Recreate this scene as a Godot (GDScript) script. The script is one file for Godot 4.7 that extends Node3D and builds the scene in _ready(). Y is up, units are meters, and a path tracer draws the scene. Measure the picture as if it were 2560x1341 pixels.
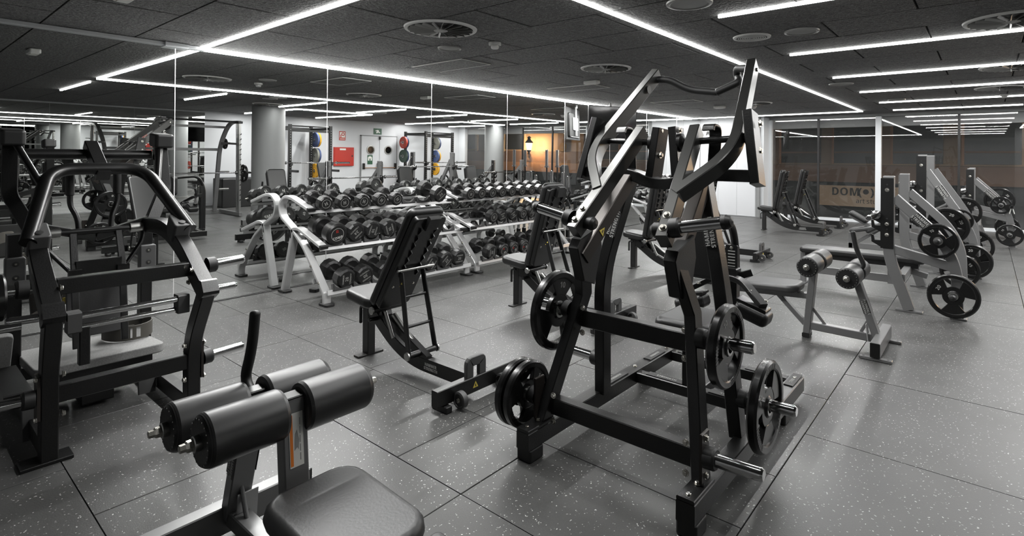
extends Node3D

# ------------------------------------------------------------------ mesh builder
class MB:
	var v := PackedVector3Array()
	var n := PackedVector3Array()

	func tri(a: Vector3, b: Vector3, c: Vector3, na: Vector3, nb: Vector3, nc: Vector3) -> void:
		if (b - a).cross(c - a).dot(na + nb + nc) > 0.0:
			v.append(a); v.append(c); v.append(b)
			n.append(na); n.append(nc); n.append(nb)
		else:
			v.append(a); v.append(b); v.append(c)
			n.append(na); n.append(nb); n.append(nc)

	func quad(a: Vector3, b: Vector3, c: Vector3, d: Vector3, na: Vector3, nb: Vector3, nc: Vector3, nd: Vector3) -> void:
		tri(a, b, c, na, nb, nc)
		tri(a, c, d, na, nc, nd)

	func mesh() -> ArrayMesh:
		var arr := []
		arr.resize(Mesh.ARRAY_MAX)
		arr[Mesh.ARRAY_VERTEX] = v
		arr[Mesh.ARRAY_NORMAL] = n
		var m := ArrayMesh.new()
		m.add_surface_from_arrays(Mesh.PRIMITIVE_TRIANGLES, arr)
		return m

	# rectangular steel section swept along a polyline; w lies across, h along up
	func beam(pts: Array, w: float, h: float, up := Vector3.UP, bev := 0.004) -> MB:
		var cnt := pts.size()
		var prof := []
		var hw := w / 2.0
		var hh := h / 2.0
		var b: float = min(bev, min(hw, hh) * 0.9)
		for q in [[hw, hh - b], [hw - b, hh], [-hw + b, hh], [-hw, hh - b], [-hw, -hh + b], [-hw + b, -hh], [hw - b, -hh], [hw, -hh + b]]:
			prof.append(Vector2(q[0], q[1]))
		var rings := []
		var frames := []
		for i in cnt:
			var p: Vector3 = pts[i]
			var d0: Vector3 = (p - pts[i - 1]).normalized() if i > 0 else (pts[1] - p).normalized()
			var d1: Vector3 = (pts[i + 1] - p).normalized() if i < cnt - 1 else d0
			var tb := (d0 + d1).normalized()
			var u := up
			if absf(d0.dot(u.normalized())) > 0.985:
				u = Vector3.RIGHT if absf(d0.x) < 0.9 else Vector3.BACK
			var s := d0.cross(u).normalized()
			var uu := s.cross(d0).normalized()
			var s2 := d1.cross(u).normalized()
			var uu2 := s2.cross(d1).normalized()
			var ring := []
			for q in prof:
				var base: Vector3 = p + s * q.x + uu * q.y
				base -= d0 * ((base - p).dot(tb) / maxf(d0.dot(tb), 0.2))
				ring.append(base)
			rings.append(ring)
			var soft: bool = d0.dot(d1) > 0.86
			var st := tb.cross(u).normalized()
			var ut := st.cross(tb).normalized()
			frames.append([st if soft else s, ut if soft else uu, st if soft else s2, ut if soft else uu2, d0, d1])
		for i in cnt - 1:
			for k in 8:
				var k2 := (k + 1) % 8
				var e: Vector2 = prof[k2] - prof[k]
				var nn := Vector2(e.y, -e.x).normalized()
				if nn.dot(prof[k] + prof[k2]) < 0.0:
					nn = -nn
				var na: Vector3 = frames[i][2] * nn.x + frames[i][3] * nn.y
				var nb: Vector3 = frames[i + 1][0] * nn.x + frames[i + 1][1] * nn.y
				quad(rings[i][k], rings[i][k2], rings[i + 1][k2], rings[i + 1][k], na, na, nb, nb)
		for side in [0, cnt - 1]:
			var nn: Vector3 = -frames[0][5] if side == 0 else frames[cnt - 1][4]
			var r: Array = rings[side]
			for k in range(1, 7):
				tri(r[0], r[k], r[k + 1], nn, nn, nn)
		return self

	func box(c: Vector3, s: Vector3, bev := 0.004, turn := Basis()) -> MB:
		var a := c - turn.z * s.z / 2.0
		var b := c + turn.z * s.z / 2.0
		return beam([a, b], s.x, s.y, turn.y, bev)

	func tube(pts: Array, r: float, seg := 14, dome := 0.0) -> MB:
		var cnt := pts.size()
		var u := Vector3.UP
		var rings := []
		var nors := []
		var prev := Vector3.ZERO
		for i in cnt:
			var p: Vector3 = pts[i]
			var d0: Vector3 = (p - pts[i - 1]).normalized() if i > 0 else (pts[1] - p).normalized()
			var d1: Vector3 = (pts[i + 1] - p).normalized() if i < cnt - 1 else d0
			var t := (d0 + d1).normalized()
			if i == 0:
				u = t.cross(Vector3(0.31, 0.95, 0.17) if absf(t.y) < 0.9 else Vector3.RIGHT).normalized()
			else:
				u = (u - t * u.dot(t)).normalized()
			var w := t.cross(u)
			var ring := []
			var nor := []
			for k in seg:
				var a := TAU * k / seg
				var q := u * cos(a) + w * sin(a)
				ring.append(p + q * r)
				nor.append(q)
			rings.append(ring)
			nors.append(nor)
			prev = t
		for i in cnt - 1:
			for k in seg:
				var k2 := (k + 1) % seg
				quad(rings[i][k], rings[i][k2], rings[i + 1][k2], rings[i + 1][k], nors[i][k], nors[i][k2], nors[i + 1][k2], nors[i + 1][k])
		for side in [0, cnt - 1]:
			var p: Vector3 = pts[side]
			var q: Vector3 = pts[1] if side == 0 else pts[cnt - 2]
			var d := (p - q).normalized()
			var r0: Array = rings[side]
			var n0: Array = nors[side]
			if dome > 0.0:
				var last: Array = r0
				var lastn: Array = n0
				for j in range(1, 4):
					var a := PI / 2 * j / 4.0
					var ring := []
					var nor := []
					for k in seg:
						ring.append(p + n0[k] * r * cos(a) + d * dome * sin(a))
						nor.append((n0[k] * cos(a) + d * sin(a)).normalized())
					for k in seg:
						var k2 := (k + 1) % seg
						quad(last[k], last[k2], ring[k2], ring[k], lastn[k], lastn[k2], nor[k2], nor[k])
					last = ring
					lastn = nor
				for k in seg:
					tri(p + d * dome, last[k], last[(k + 1) % seg], d, lastn[k], lastn[(k + 1) % seg])
			else:
				for k in range(1, seg - 1):
					tri(r0[0], r0[k], r0[k + 1], d, d, d)
		return self

	# turned shape: prof is [radius, distance along axis]; flat gives facets
	func lathe(o: Vector3, axis: Vector3, prof: Array, seg := 24, flat := false, spin := 0.0) -> MB:
		var t := axis.normalized()
		var u := t.cross(Vector3.UP if absf(t.y) < 0.9 else Vector3.RIGHT).normalized()
		var w := t.cross(u)
		for i in prof.size() - 1:
			var r0: float = prof[i][0]
			var h0: float = prof[i][1]
			var r1: float = prof[i + 1][0]
			var h1: float = prof[i + 1][1]
			var e := Vector2(r1 - r0, h1 - h0)
			if e.length() < 0.000001:
				continue
			var nn := Vector2(e.y, -e.x).normalized()
			for k in seg:
				var a0 := TAU * k / seg + spin
				var a1 := TAU * (k + 1) / seg + spin
				var q0 := u * cos(a0) + w * sin(a0)
				var q1 := u * cos(a1) + w * sin(a1)
				var m0 := q0
				var m1 := q1
				if flat:
					m0 = (q0 + q1).normalized()
					m1 = m0
				var na := (m0 * nn.x + t * nn.y)
				var nb := (m1 * nn.x + t * nn.y)
				var a := o + q0 * r0 + t * h0
				var b := o + q1 * r0 + t * h0
				var c := o + q1 * r1 + t * h1
				var d := o + q0 * r1 + t * h1
				if r0 < 0.00001:
					tri(a, c, d, na, nb, na)
				elif r1 < 0.00001:
					tri(a, b, c, na, nb, na)
				else:
					quad(a, b, c, d, na, nb, nb, na)
		return self

	func outline(sx: float, sz: float, rc: float, inset: float, k: int) -> Array:
		var out := []
		var hx := sx / 2.0 - inset
		var hz := sz / 2.0 - inset
		var r := maxf(rc - inset, 0.0005)
		for c in [[1, 1, 0.0], [-1, 1, PI / 2], [-1, -1, PI], [1, -1, PI * 1.5]]:
			for j in k + 1:
				var a: float = c[2] + PI / 2 * j / k
				out.append([Vector2(c[0] * (hx - r) + r * cos(a), c[1] * (hz - r) + r * sin(a)), Vector2(cos(a), sin(a))])
		return out

	# cushion: rounded plan (x by z), rounded edges, thickness along y
	func pad(xf: Transform3D, s: Vector3, rc: float, re: float, k := 4, crown := 0.0) -> MB:
		var layers := []
		var hy := s.y / 2.0
		var kk := 3
		for j in kk + 1:
			var a := PI / 2 * j / kk
			layers.append([re * (1.0 - sin(a)), -hy + re * (1.0 - cos(a)), -cos(a), sin(a)])
		for j in kk + 1:
			var a := PI / 2 * j / kk
			layers.append([re * (1.0 - cos(a)), hy - re * (1.0 - sin(a)), sin(a), cos(a)])
		var rings := []
		for l in layers:
			rings.append(outline(s.x, s.z, rc, l[0], k))
		var m: int = rings[0].size()
		for i in layers.size() - 1:
			for q in m:
				var q2 := (q + 1) % m
				var ps := []
				var ns := []
				for e in [[i, q], [i, q2], [i + 1, q2], [i + 1, q]]:
					var o: Array = rings[e[0]][e[1]]
					var l: Array = layers[e[0]]
					ps.append(xf * Vector3(o[0].x, l[1], o[0].y))
					ns.append((xf.basis * Vector3(o[1].x * l[3], l[2], o[1].y * l[3])).normalized())
				quad(ps[0], ps[1], ps[2], ps[3], ns[0], ns[1], ns[2], ns[3])
		var top: Array = rings[rings.size() - 1]
		var bot: Array = rings[0]
		var un := xf.basis.y.normalized()
		for q in m:
			var q2 := (q + 1) % m
			var a0: Vector2 = top[q][0]
			var a1: Vector2 = top[q2][0]
			tri(xf * Vector3(0, hy + crown, 0), xf * Vector3(a0.x, hy, a0.y), xf * Vector3(a1.x, hy, a1.y), un, un, un)
			a0 = bot[q][0]
			a1 = bot[q2][0]
			tri(xf * Vector3(0, -hy, 0), xf * Vector3(a0.x, -hy, a0.y), xf * Vector3(a1.x, -hy, a1.y), -un, -un, -un)
		return self

	# flat plate cut to an outline (x, y of xf), extruded along z
	func prism(xf: Transform3D, poly: PackedVector2Array, depth: float, bev := 0.0) -> MB:
		var cnt := poly.size()
		var area := 0.0
		for i in cnt:
			area += poly[i].cross(poly[(i + 1) % cnt])
		var sgn := 1.0 if area > 0.0 else -1.0
		var inner := PackedVector2Array()
		for i in cnt:
			var e0 := (poly[i] - poly[(i + cnt - 1) % cnt]).normalized()
			var e1 := (poly[(i + 1) % cnt] - poly[i]).normalized()
			var n0 := Vector2(e0.y, -e0.x) * sgn
			var n1 := Vector2(e1.y, -e1.x) * sgn
			var bis := (n0 + n1).normalized()
			inner.append(poly[i] - bis * bev / maxf(bis.dot(n0), 0.35))
		var hz := depth / 2.0
		for i in cnt:
			var j := (i + 1) % cnt
			var e := (poly[j] - poly[i]).normalized()
			var nn := Vector2(e.y, -e.x) * sgn
			var n3 := (xf.basis * Vector3(nn.x, nn.y, 0)).normalized()
			var zz := hz - bev
			quad(xf * Vector3(poly[i].x, poly[i].y, -zz), xf * Vector3(poly[j].x, poly[j].y, -zz), xf * Vector3(poly[j].x, poly[j].y, zz), xf * Vector3(poly[i].x, poly[i].y, zz), n3, n3, n3, n3)
			if bev > 0.0:
				for s in [-1.0, 1.0]:
					var nb := (xf.basis * Vector3(nn.x, nn.y, s)).normalized()
					quad(xf * Vector3(poly[i].x, poly[i].y, s * zz), xf * Vector3(poly[j].x, poly[j].y, s * zz), xf * Vector3(inner[j].x, inner[j].y, s * hz), xf * Vector3(inner[i].x, inner[i].y, s * hz), nb, nb, nb, nb)
		var idx := Geometry2D.triangulate_polygon(inner)
		for s in [-1.0, 1.0]:
			var nz := (xf.basis * Vector3(0, 0, s)).normalized()
			for i in range(0, idx.size(), 3):
				var ps := []
				for q in 3:
					var p := inner[idx[i + q]]
					ps.append(xf * Vector3(p.x, p.y, s * hz))
				tri(ps[0], ps[1], ps[2], nz, nz, nz)
		return self

	func bolt(p: Vector3, d: Vector3, r := 0.011) -> MB:
		lathe(p, d, [[r * 1.45, 0.0], [r * 1.45, r * 0.25], [r, r * 0.25]], 12)
		lathe(p, d, [[r, r * 0.2], [r, r * 0.9], [r * 0.8, r * 1.1], [0.0, r * 1.1]], 6, true)
		return self


static func fillet(pts: Array, r: float, k := 6) -> Array:
	var out := [pts[0]]
	for i in range(1, pts.size() - 1):
		var p: Vector3 = pts[i]
		var a: Vector3 = pts[i - 1] - p
		var b: Vector3 = pts[i + 1] - p
		var d: float = min(r, min(a.length(), b.length()) * 0.49)
		var p0 := p + a.normalized() * d
		var p1 := p + b.normalized() * d
		for j in k + 1:
			var t := float(j) / k
			out.append(p0.lerp(p, t).lerp(p.lerp(p1, t), t))
	out.append(pts[pts.size() - 1])
	return out


static func V(x: float, y: float, z: float) -> Vector3:
	return Vector3(x, y, z)


static func XF(p: Vector3, rot := Vector3.ZERO) -> Transform3D:
	return Transform3D(Basis.from_euler(Vector3(deg_to_rad(rot.x), deg_to_rad(rot.y), deg_to_rad(rot.z))), p)


# ------------------------------------------------------------------ naming
var taken := {}
var M := {}
var rng := RandomNumberGenerator.new()

func numbered(called: String) -> String:
	var base := called
	var rx := RegEx.create_from_string("_\\d{3}$")
	base = rx.sub(base, "")
	var k: int = taken.get(base, 0)
	taken[base] = k + 1
	return base if k == 0 else "%s_%03d" % [base, k]

func thing(called: String, label: String, category: String, at := Vector3.ZERO, turn := 0.0, group := "") -> Node3D:
	var o := Node3D.new()
	o.name = numbered(called)
	add_child(o)
	o.position = at
	o.rotation_degrees.y = turn
	tag(o, label, category, group)
	return o

func tag(o: Node, label := "", category := "", group := "", kind := "") -> void:
	if label: o.set_meta("label", label)
	if category: o.set_meta("category", category)
	if group: o.set_meta("group", group)
	if kind: o.set_meta("kind", kind)

func part(parent: Node, called: String, what, mat: Material, label := "") -> MeshInstance3D:
	var o := MeshInstance3D.new()
	o.name = called if parent != self else numbered(called)
	o.mesh = what.mesh() if what is MB else what
	o.material_override = null
	for i in o.mesh.get_surface_count():
		o.set_surface_override_material(i, mat)
	o.cast_shadow = GeometryInstance3D.SHADOW_CASTING_SETTING_ON
	parent.add_child(o, true)
	if label: o.set_meta("label", label)
	return o

func struct_node(called: String) -> Node3D:
	var o := Node3D.new()
	o.name = called
	add_child(o)
	o.set_meta("kind", "structure")
	return o

func copy_of(o: Node3D, at: Vector3, turn := 0.0, label := "", group := "") -> Node3D:
	var c: Node3D = o.duplicate()
	c.name = numbered(String(o.name))
	add_child(c)
	c.position = at
	c.rotation_degrees.y = turn
	if label: c.set_meta("label", label)
	if group: c.set_meta("group", group)
	return c

var fonts := {}
var texts := {}
func text_mesh(s: String, height: float, bold := true, depth := 0.0012) -> TextMesh:
	var key := "%s|%f|%s|%f" % [s, height, bold, depth]
	if texts.has(key):
		return texts[key]
	if not fonts.has(bold):
		var f := SystemFont.new()
		f.font_names = PackedStringArray(["Droid Sans"])
		f.font_weight = 700 if bold else 400
		fonts[bold] = f
	var t := TextMesh.new()
	t.font = fonts[bold]
	t.text = s
	t.font_size = 24
	t.pixel_size = height / 17.5
	t.depth = depth
	t.curve_step = 3.0
	t.line_spacing = -6.0
	texts[key] = t
	return t

func lettering(parent: Node, s: String, height: float, xf: Transform3D, mat: Material, bold := true, called := "lettering") -> MeshInstance3D:
	var o := MeshInstance3D.new()
	o.name = called
	o.mesh = text_mesh(s, height, bold)
	o.material_override = mat
	parent.add_child(o, true)
	o.transform = xf
	return o

# a frame with z = outward normal and y = up on that face
static func facing(p: Vector3, nrm: Vector3, up := Vector3.UP) -> Transform3D:
	var z := nrm.normalized()
	var x := up.cross(z).normalized()
	var y := z.cross(x)
	return Transform3D(Basis(x, y, z), p)

# ------------------------------------------------------------------ materials
func mat(c: Color, rough := 0.5, metal := 0.0, spec := 0.5) -> StandardMaterial3D:
	var m := StandardMaterial3D.new()
	m.albedo_color = c
	m.roughness = rough
	m.metallic = metal
	m.metallic_specular = spec
	return m

func grey(g: float) -> Color:
	return Color(g, g, g)

func noise_tex(freq: float, size := 512, as_normal := false, bump := 2.0, ramp: Gradient = null, seed_ := 1) -> NoiseTexture2D:
	var f := FastNoiseLite.new()
	f.seed = seed_
	f.frequency = freq
	f.fractal_octaves = 4
	var t := NoiseTexture2D.new()
	t.width = size
	t.height = size
	t.seamless = true
	t.noise = f
	t.as_normal_map = as_normal
	t.bump_strength = bump
	if ramp: t.color_ramp = ramp
	return t

func fleck_image() -> Image:
	var im := Image.create(2048, 2048, true, Image.FORMAT_RGB8)
	var r := RandomNumberGenerator.new()
	r.seed = 77
	im.fill(Color(0.272, 0.272, 0.270))
	for i in 130000:
		var g := 0.272 + r.randf_range(-0.035, 0.035)
		im.fill_rect(Rect2i(r.randi_range(0, 2045), r.randi_range(0, 2045), r.randi_range(1, 3), r.randi_range(1, 3)), Color(g, g, g * 0.99))
	# broad scuffs left by shoes and benches
	for i in 260:
		var x := r.randf_range(0, 2048)
		var y := r.randf_range(0, 2048)
		var a := r.randf_range(-0.5, 0.5)
		var g := 0.272 + r.randf_range(0.015, 0.05)
		for k in r.randi_range(20, 90):
			im.fill_rect(Rect2i(posmod(int(x), 2046), posmod(int(y), 2046), 2, 1), Color(g, g, g * 0.99))
			x += cos(a) * 2.0
			y += sin(a) * 2.0
	# pale rubber flecks
	for i in 5200:
		var x := r.randi_range(4, 2036)
		var y := r.randi_range(4, 2036)
		var s := r.randf()
		var g := r.randf_range(0.45, 0.86)
		var c := Color(g, g, g * 0.985)
		var n := 0 if s < 0.5 else (1 if s < 0.8 else (2 if s < 0.95 else 3))
		var px := float(x)
		var py := float(y)
		var a := r.randf() * TAU
		for k in n + 1:
			var w := r.randi_range(2, 4)
			im.fill_rect(Rect2i(int(px), int(py), w, r.randi_range(2, 4)), c)
			px += cos(a) * 2.0
			py += sin(a) * 2.0
	im.generate_mipmaps()
	return im

func fibre_image(base: float, spread: float, count: int, tone := Color(1, 1, 0.99)) -> Image:
	var im := Image.create(1024, 1024, true, Image.FORMAT_RGB8)
	var r := RandomNumberGenerator.new()
	r.seed = 12
	im.fill(tone * base)
	for i in count:
		var x := r.randf_range(0, 1024)
		var y := r.randf_range(0, 1024)
		var a := r.randf() * TAU
		var bend := r.randf_range(-0.16, 0.16)
		var g := base + r.randf_range(-spread, spread)
		var c := Color(tone.r * g, tone.g * g, tone.b * g)
		for k in r.randi_range(8, 26):
			im.fill_rect(Rect2i(posmod(int(x), 1022), posmod(int(y), 1022), 2, 2), c)
			x += cos(a) * 1.6
			y += sin(a) * 1.6
			a += bend
	im.generate_mipmaps()
	return im

func materials() -> void:
	M.black = mat(grey(0.05), 0.33)
	M.black.normal_enabled = true
	M.black.normal_texture = noise_tex(0.09, 256, true, 1.2)
	M.black.normal_scale = 0.25
	M.black.uv1_triplanar = true
	M.black.uv1_scale = Vector3(4, 4, 4)
	M.satin = mat(Color(0.27, 0.27, 0.265), 0.30, 0.75)
	M.bronze = mat(Color(0.21, 0.195, 0.185), 0.34, 0.5)
	M.grey_steel = mat(Color(0.46, 0.46, 0.46), 0.36, 0.45)
	M.silver = mat(Color(0.68, 0.68, 0.68), 0.30, 0.4)
	M.chrome = mat(Color(0.78, 0.78, 0.78), 0.12, 1.0)
	M.steel = mat(Color(0.68, 0.68, 0.67), 0.28, 1.0)
	M.bolt = mat(Color(0.80, 0.79, 0.76), 0.25, 1.0)
	M.vinyl = mat(grey(0.085), 0.40)
	M.vinyl.normal_enabled = true
	M.vinyl.normal_texture = noise_tex(0.05, 256, true, 1.5, null, 4)
	M.vinyl.normal_scale = 0.25
	M.vinyl.uv1_triplanar = true
	M.vinyl.uv1_scale = Vector3(6, 6, 6)
	M.vinyl_grey = mat(grey(0.205), 0.40)
	M.vinyl_grey.normal_enabled = true
	M.vinyl_grey.normal_texture = M.vinyl.normal_texture
	M.vinyl_grey.normal_scale = 0.25
	M.vinyl_grey.uv1_triplanar = true
	M.vinyl_grey.uv1_scale = Vector3(6, 6, 6)
	M.roller = mat(grey(0.14), 0.38)
	M.rubber = mat(grey(0.075), 0.5)
	M.rubber_grey = mat(grey(0.24), 0.5)
	M.plate = mat(grey(0.045), 0.27)
	M.head = mat(grey(0.07), 0.38)
	M.white_print = mat(Color(0.66, 0.66, 0.65), 0.5)
	M.soft_print = mat(Color(0.50, 0.50, 0.49), 0.5)
	M.dark_print = mat(grey(0.12), 0.5)
	M.red_print = mat(Color(0.62, 0.13, 0.10), 0.5)
	M.yellow = mat(Color(0.78, 0.70, 0.30), 0.5)
	M.orange = mat(Color(0.85, 0.47, 0.15), 0.5)
	M.label_white = mat(Color(0.82, 0.82, 0.80), 0.45)
	M.label_grey = mat(Color(0.55, 0.55, 0.54), 0.5)
	M.wall = mat(Color(0.76, 0.765, 0.775), 0.7)
	M.wall.normal_enabled = true
	M.wall.normal_texture = noise_tex(0.03, 256, true, 1.0, null, 9)
	M.wall.normal_scale = 0.15
	M.wall.uv1_triplanar = true
	M.wall_grey = mat(Color(0.48, 0.485, 0.485), 0.6)
	M.wall_dark = mat(Color(0.25, 0.25, 0.25), 0.7)
	M.white_frame = mat(Color(0.80, 0.81, 0.82), 0.4)
	M.dark_frame = mat(grey(0.10), 0.4)
	M.mirror = mat(Color(0.93, 0.935, 0.93), 0.0, 1.0)
	M.seam = mat(Color(0.90, 0.90, 0.90), 0.25, 0.3)
	M.glass = mat(Color(0.75, 0.78, 0.78, 0.015), 0.0)
	M.glass.transparency = BaseMaterial3D.TRANSPARENCY_ALPHA
	M.glow = mat(Color(1, 1, 1), 0.6)
	M.glow.emission_enabled = true
	M.glow.emission = Color(1.0, 1.0, 0.99)
	M.glow.emission_energy_multiplier = 11.0
	# floor
	M.floor = mat(Color(1, 1, 1), 0.5)
	M.floor.albedo_texture = ImageTexture.create_from_image(fleck_image())
	M.floor.uv1_triplanar = true
	M.floor.uv1_world_triplanar = true
	M.floor.uv1_scale = Vector3(0.47, 0.47, 0.47)
	var g := Gradient.new()
	g.set_color(0, Color(0.33, 0.33, 0.33))
	g.set_color(1, Color(0.44, 0.44, 0.44))
	M.floor.roughness_texture = noise_tex(0.006, 512, false, 1.0, g, 21)
	M.floor.roughness = 1.0
	M.floor.normal_enabled = true
	M.floor.normal_texture = noise_tex(0.3, 1024, true, 2.0, null, 5)
	M.floor.normal_scale = 0.10
	M.tiles = [M.floor]
	for tone in [0.93, 0.965]:
		var v: StandardMaterial3D = M.floor.duplicate()
		v.albedo_color = grey(tone)
		M.tiles.append(v)
	M.subfloor = mat(grey(0.06), 0.9)
	# ceiling boards of black wood wool
	M.ceil = mat(Color(1, 1, 1), 0.85)
	M.ceil.albedo_texture = ImageTexture.create_from_image(fibre_image(0.345, 0.19, 16000))
	M.ceil.uv1_triplanar = true
	M.ceil.uv1_world_triplanar = true
	M.ceil.uv1_scale = Vector3(0.9, 0.9, 0.9)
	M.ceil.normal_enabled = true
	M.ceil.normal_texture = noise_tex(0.06, 512, true, 5.0, null, 6)
	M.ceil.normal_scale = 0.8
	M.ceil_back = mat(grey(0.07), 0.9)
	M.lamp_white = mat(Color(0.78, 0.78, 0.77), 0.45)
	M.vent_metal = mat(Color(0.58, 0.58, 0.57), 0.35, 0.4)
	M.vent_dark = mat(grey(0.10), 0.5)
	M.red = mat(Color(0.66, 0.16, 0.12), 0.35)
	M.plate_blue = mat(Color(0.25, 0.30, 0.44), 0.45)
	M.plate_yellow = mat(Color(0.78, 0.58, 0.16), 0.45)
	M.plate_green = mat(Color(0.22, 0.29, 0.25), 0.45)
	M.plate_red = mat(Color(0.66, 0.24, 0.18), 0.45)
	M.plate_grey = mat(Color(0.45, 0.45, 0.42), 0.45)
	M.leather = mat(Color(0.23, 0.22, 0.20), 0.6)
	M.grit = mat(Color(1, 1, 1), 0.75)
	M.grit.albedo_texture = ImageTexture.create_from_image(fibre_image(0.46, 0.18, 9000))
	M.grit.uv1_triplanar = true
	M.grit.uv1_scale = Vector3(5, 5, 5)
	M.brick_warm = mat(Color(0.60, 0.51, 0.42), 0.8)
	M.brick_warm.albedo_texture = ImageTexture.create_from_image(fibre_image(0.92, 0.07, 5000))
	M.brick_warm.uv1_triplanar = true
	M.band_brown = mat(Color(0.40, 0.31, 0.25), 0.7)
	M.band_orange = mat(Color(0.54, 0.41, 0.31), 0.7)
	M.pale_stone = mat(Color(0.58, 0.53, 0.46), 0.8)
	M.shop_dark = mat(Color(0.10, 0.10, 0.10), 0.35)
	M.sign_board = mat(Color(0.66, 0.58, 0.49), 0.6)
	M.street = mat(Color(0.20, 0.19, 0.18), 0.85)
	M.iron = mat(Color(0.16, 0.11, 0.08), 0.5, 0.4)
	M.lamp_glass = mat(Color(1, 0.95, 0.85), 0.4)
	M.lamp_glass.emission_enabled = true
	M.lamp_glass.emission = Color(1.0, 0.93, 0.80)
	M.lamp_glass.emission_energy_multiplier = 2.2
	M.screen = mat(Color(0.03, 0.03, 0.032), 0.08)
	M.green_print = mat(Color(0.12, 0.30, 0.20), 0.5)

# ------------------------------------------------------------------ camera, air, light
const H := 1.4
const CEIL := 2.418
const MX := -5.769

func camera_and_air() -> void:
	var f := 1359.106
	var yaw := deg_to_rad(38.8064)
	var roll := deg_to_rad(0.35)
	var fw := V(-sin(yaw), 0, -cos(yaw))
	var rt := V(cos(yaw), 0, -sin(yaw))
	var up := Vector3.UP
	var cam := Camera3D.new()
	cam.name = "camera"
	cam.projection = Camera3D.PROJECTION_FRUSTUM
	cam.near = 0.05
	cam.far = 80.0
	cam.keep_aspect = Camera3D.KEEP_HEIGHT
	cam.size = 0.05 * 1341.0 / f
	cam.frustum_offset = Vector2(0.05 * (1280.0 - 1375.0) / f, -0.05 * (670.5 - 395.323) / f)
	cam.transform = Transform3D(Basis(rt * cos(roll) + up * sin(roll), -rt * sin(roll) + up * cos(roll), -fw), V(0, H, 0))
	add_child(cam)
	cam.current = true
	var e := Environment.new()
	e.background_mode = Environment.BG_COLOR
	e.background_color = Color(0.012, 0.013, 0.016)
	e.tonemap_mode = Environment.TONE_MAPPER_LINEAR
	e.tonemap_exposure = 1.0
	e.sdfgi_enabled = true
	e.ssao_enabled = true
	e.ssil_enabled = true
	var w := WorldEnvironment.new()
	w.name = "air"
	w.environment = e
	add_child(w)

# light energy for each metre and width of a strip, by its run
const STRIP_WIDE := [3.4, 0.029]
const STRIP_MID := [1.6, 0.026]
const STRIP_SLIM := [1.1, 0.022]
const STRIP_FAR := [2.9, 0.026]

# each LED strip: from, to, what it says
func strips() -> Array:
	var out := [
		[V(-5.73, 0, -1.915), V(-2.03, 0, -1.915), "long white ceiling strip light running square to the mirror wall", "", STRIP_WIDE],
		[V(-5.733, 0, -1.915), V(-5.733, 0, -12.87), "long white strip light along the top edge of the mirror wall", "", STRIP_WIDE],
		[V(-2.03, 0, -1.915), V(-2.03, 0, -12.87), "long white ceiling strip light over the row of adjustable benches", "", STRIP_MID],
		[V(-5.73, 0, -12.87), V(-2.03, 0, -12.87), "long white strip light crossing the ceiling before the white wall panels", "", STRIP_SLIM],
	]
	var nth := ["seventh", "sixth", "fifth", "fourth", "third", "second", "first"]
	var i := 0
	for z in [-1.94, -3.735, -5.52, -7.38, -9.19, -11.06, -12.87]:
		out.append([V(-1.478, 0, z), V(0.49, 0, z), "%s short ceiling strip light of the parallel row, counted from the window" % nth[i], "ladder of short ceiling strips", STRIP_SLIM])
		i += 1
	out.append([V(0.78, 0, -6.07), V(3.6, 0, -6.07), "white strip light over the smith machine end of the far side", "", STRIP_FAR])
	out.append([V(0.78, 0, -6.07), V(0.78, 0, -8.0), "short white strip light joining two strips before the power racks", "", STRIP_FAR])
	out.append([V(0.78, 0, -8.0), V(3.6, 0, -8.0), "white strip light over the red hose cabinet", "", STRIP_FAR])
	out.append([V(1.0, 0, -11.25), V(3.8, 0, -11.25), "white strip light beyond the double doors", "", STRIP_FAR])
	out.append([V(1.0, 0, -11.25), V(1.0, 0, -13.15), "short white strip light joining two strips before the corner window", "", STRIP_FAR])
	out.append([V(1.0, 0, -13.15), V(3.8, 0, -13.15), "white strip light close to the window in the far corner", "", STRIP_FAR])
	return out

func led_lights() -> void:
	for s in strips():
		var a: Vector3 = s[0]
		var b: Vector3 = s[1]
		var d := (b - a).normalized()
		var c := (a + b) / 2.0
		var o := MeshInstance3D.new()
		o.name = numbered("strip_light")
		var len_ := a.distance_to(b)
		o.mesh = MB.new().box(Vector3.ZERO, V(s[4][1], 0.022, len_ + s[4][1] * 0.5), 0.003, Basis(d.cross(Vector3.UP), Vector3.UP, -d)).mesh()
		o.set_surface_override_material(0, M.glow)
		add_child(o)
		o.position = V(c.x, CEIL - 0.011, c.z)
		tag(o, s[2], "strip light", s[3])
		var l := AreaLight3D.new()
		l.name = numbered("strip_glow")
		l.area_size = Vector2(s[4][1], len_)
		l.light_energy = s[4][0] * len_
		l.light_color = Color(1.0, 1.0, 0.995)
		l.area_normalize_energy = true
		l.area_range = 30.0
		l.shadow_enabled = true
		# area lights shine along -z; turn it down, long side along the strip
		l.transform = Transform3D(Basis(d.cross(Vector3.UP).normalized(), d, Vector3.UP), V(c.x, CEIL - 0.026, c.z))
		add_child(l)

# ------------------------------------------------------------------ room shell
func slab(parent: Node, called: String, a: Vector3, b: Vector3, m: Material, bev := 0.002) -> MeshInstance3D:
	return part(parent, called, MB.new().box((a + b) / 2.0, (b - a).abs(), bev), m)

const ZF := 3.3      # wall behind the camera
const ZB := -13.9    # window wall
const XR := 4.05     # wall facing the mirror

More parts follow.
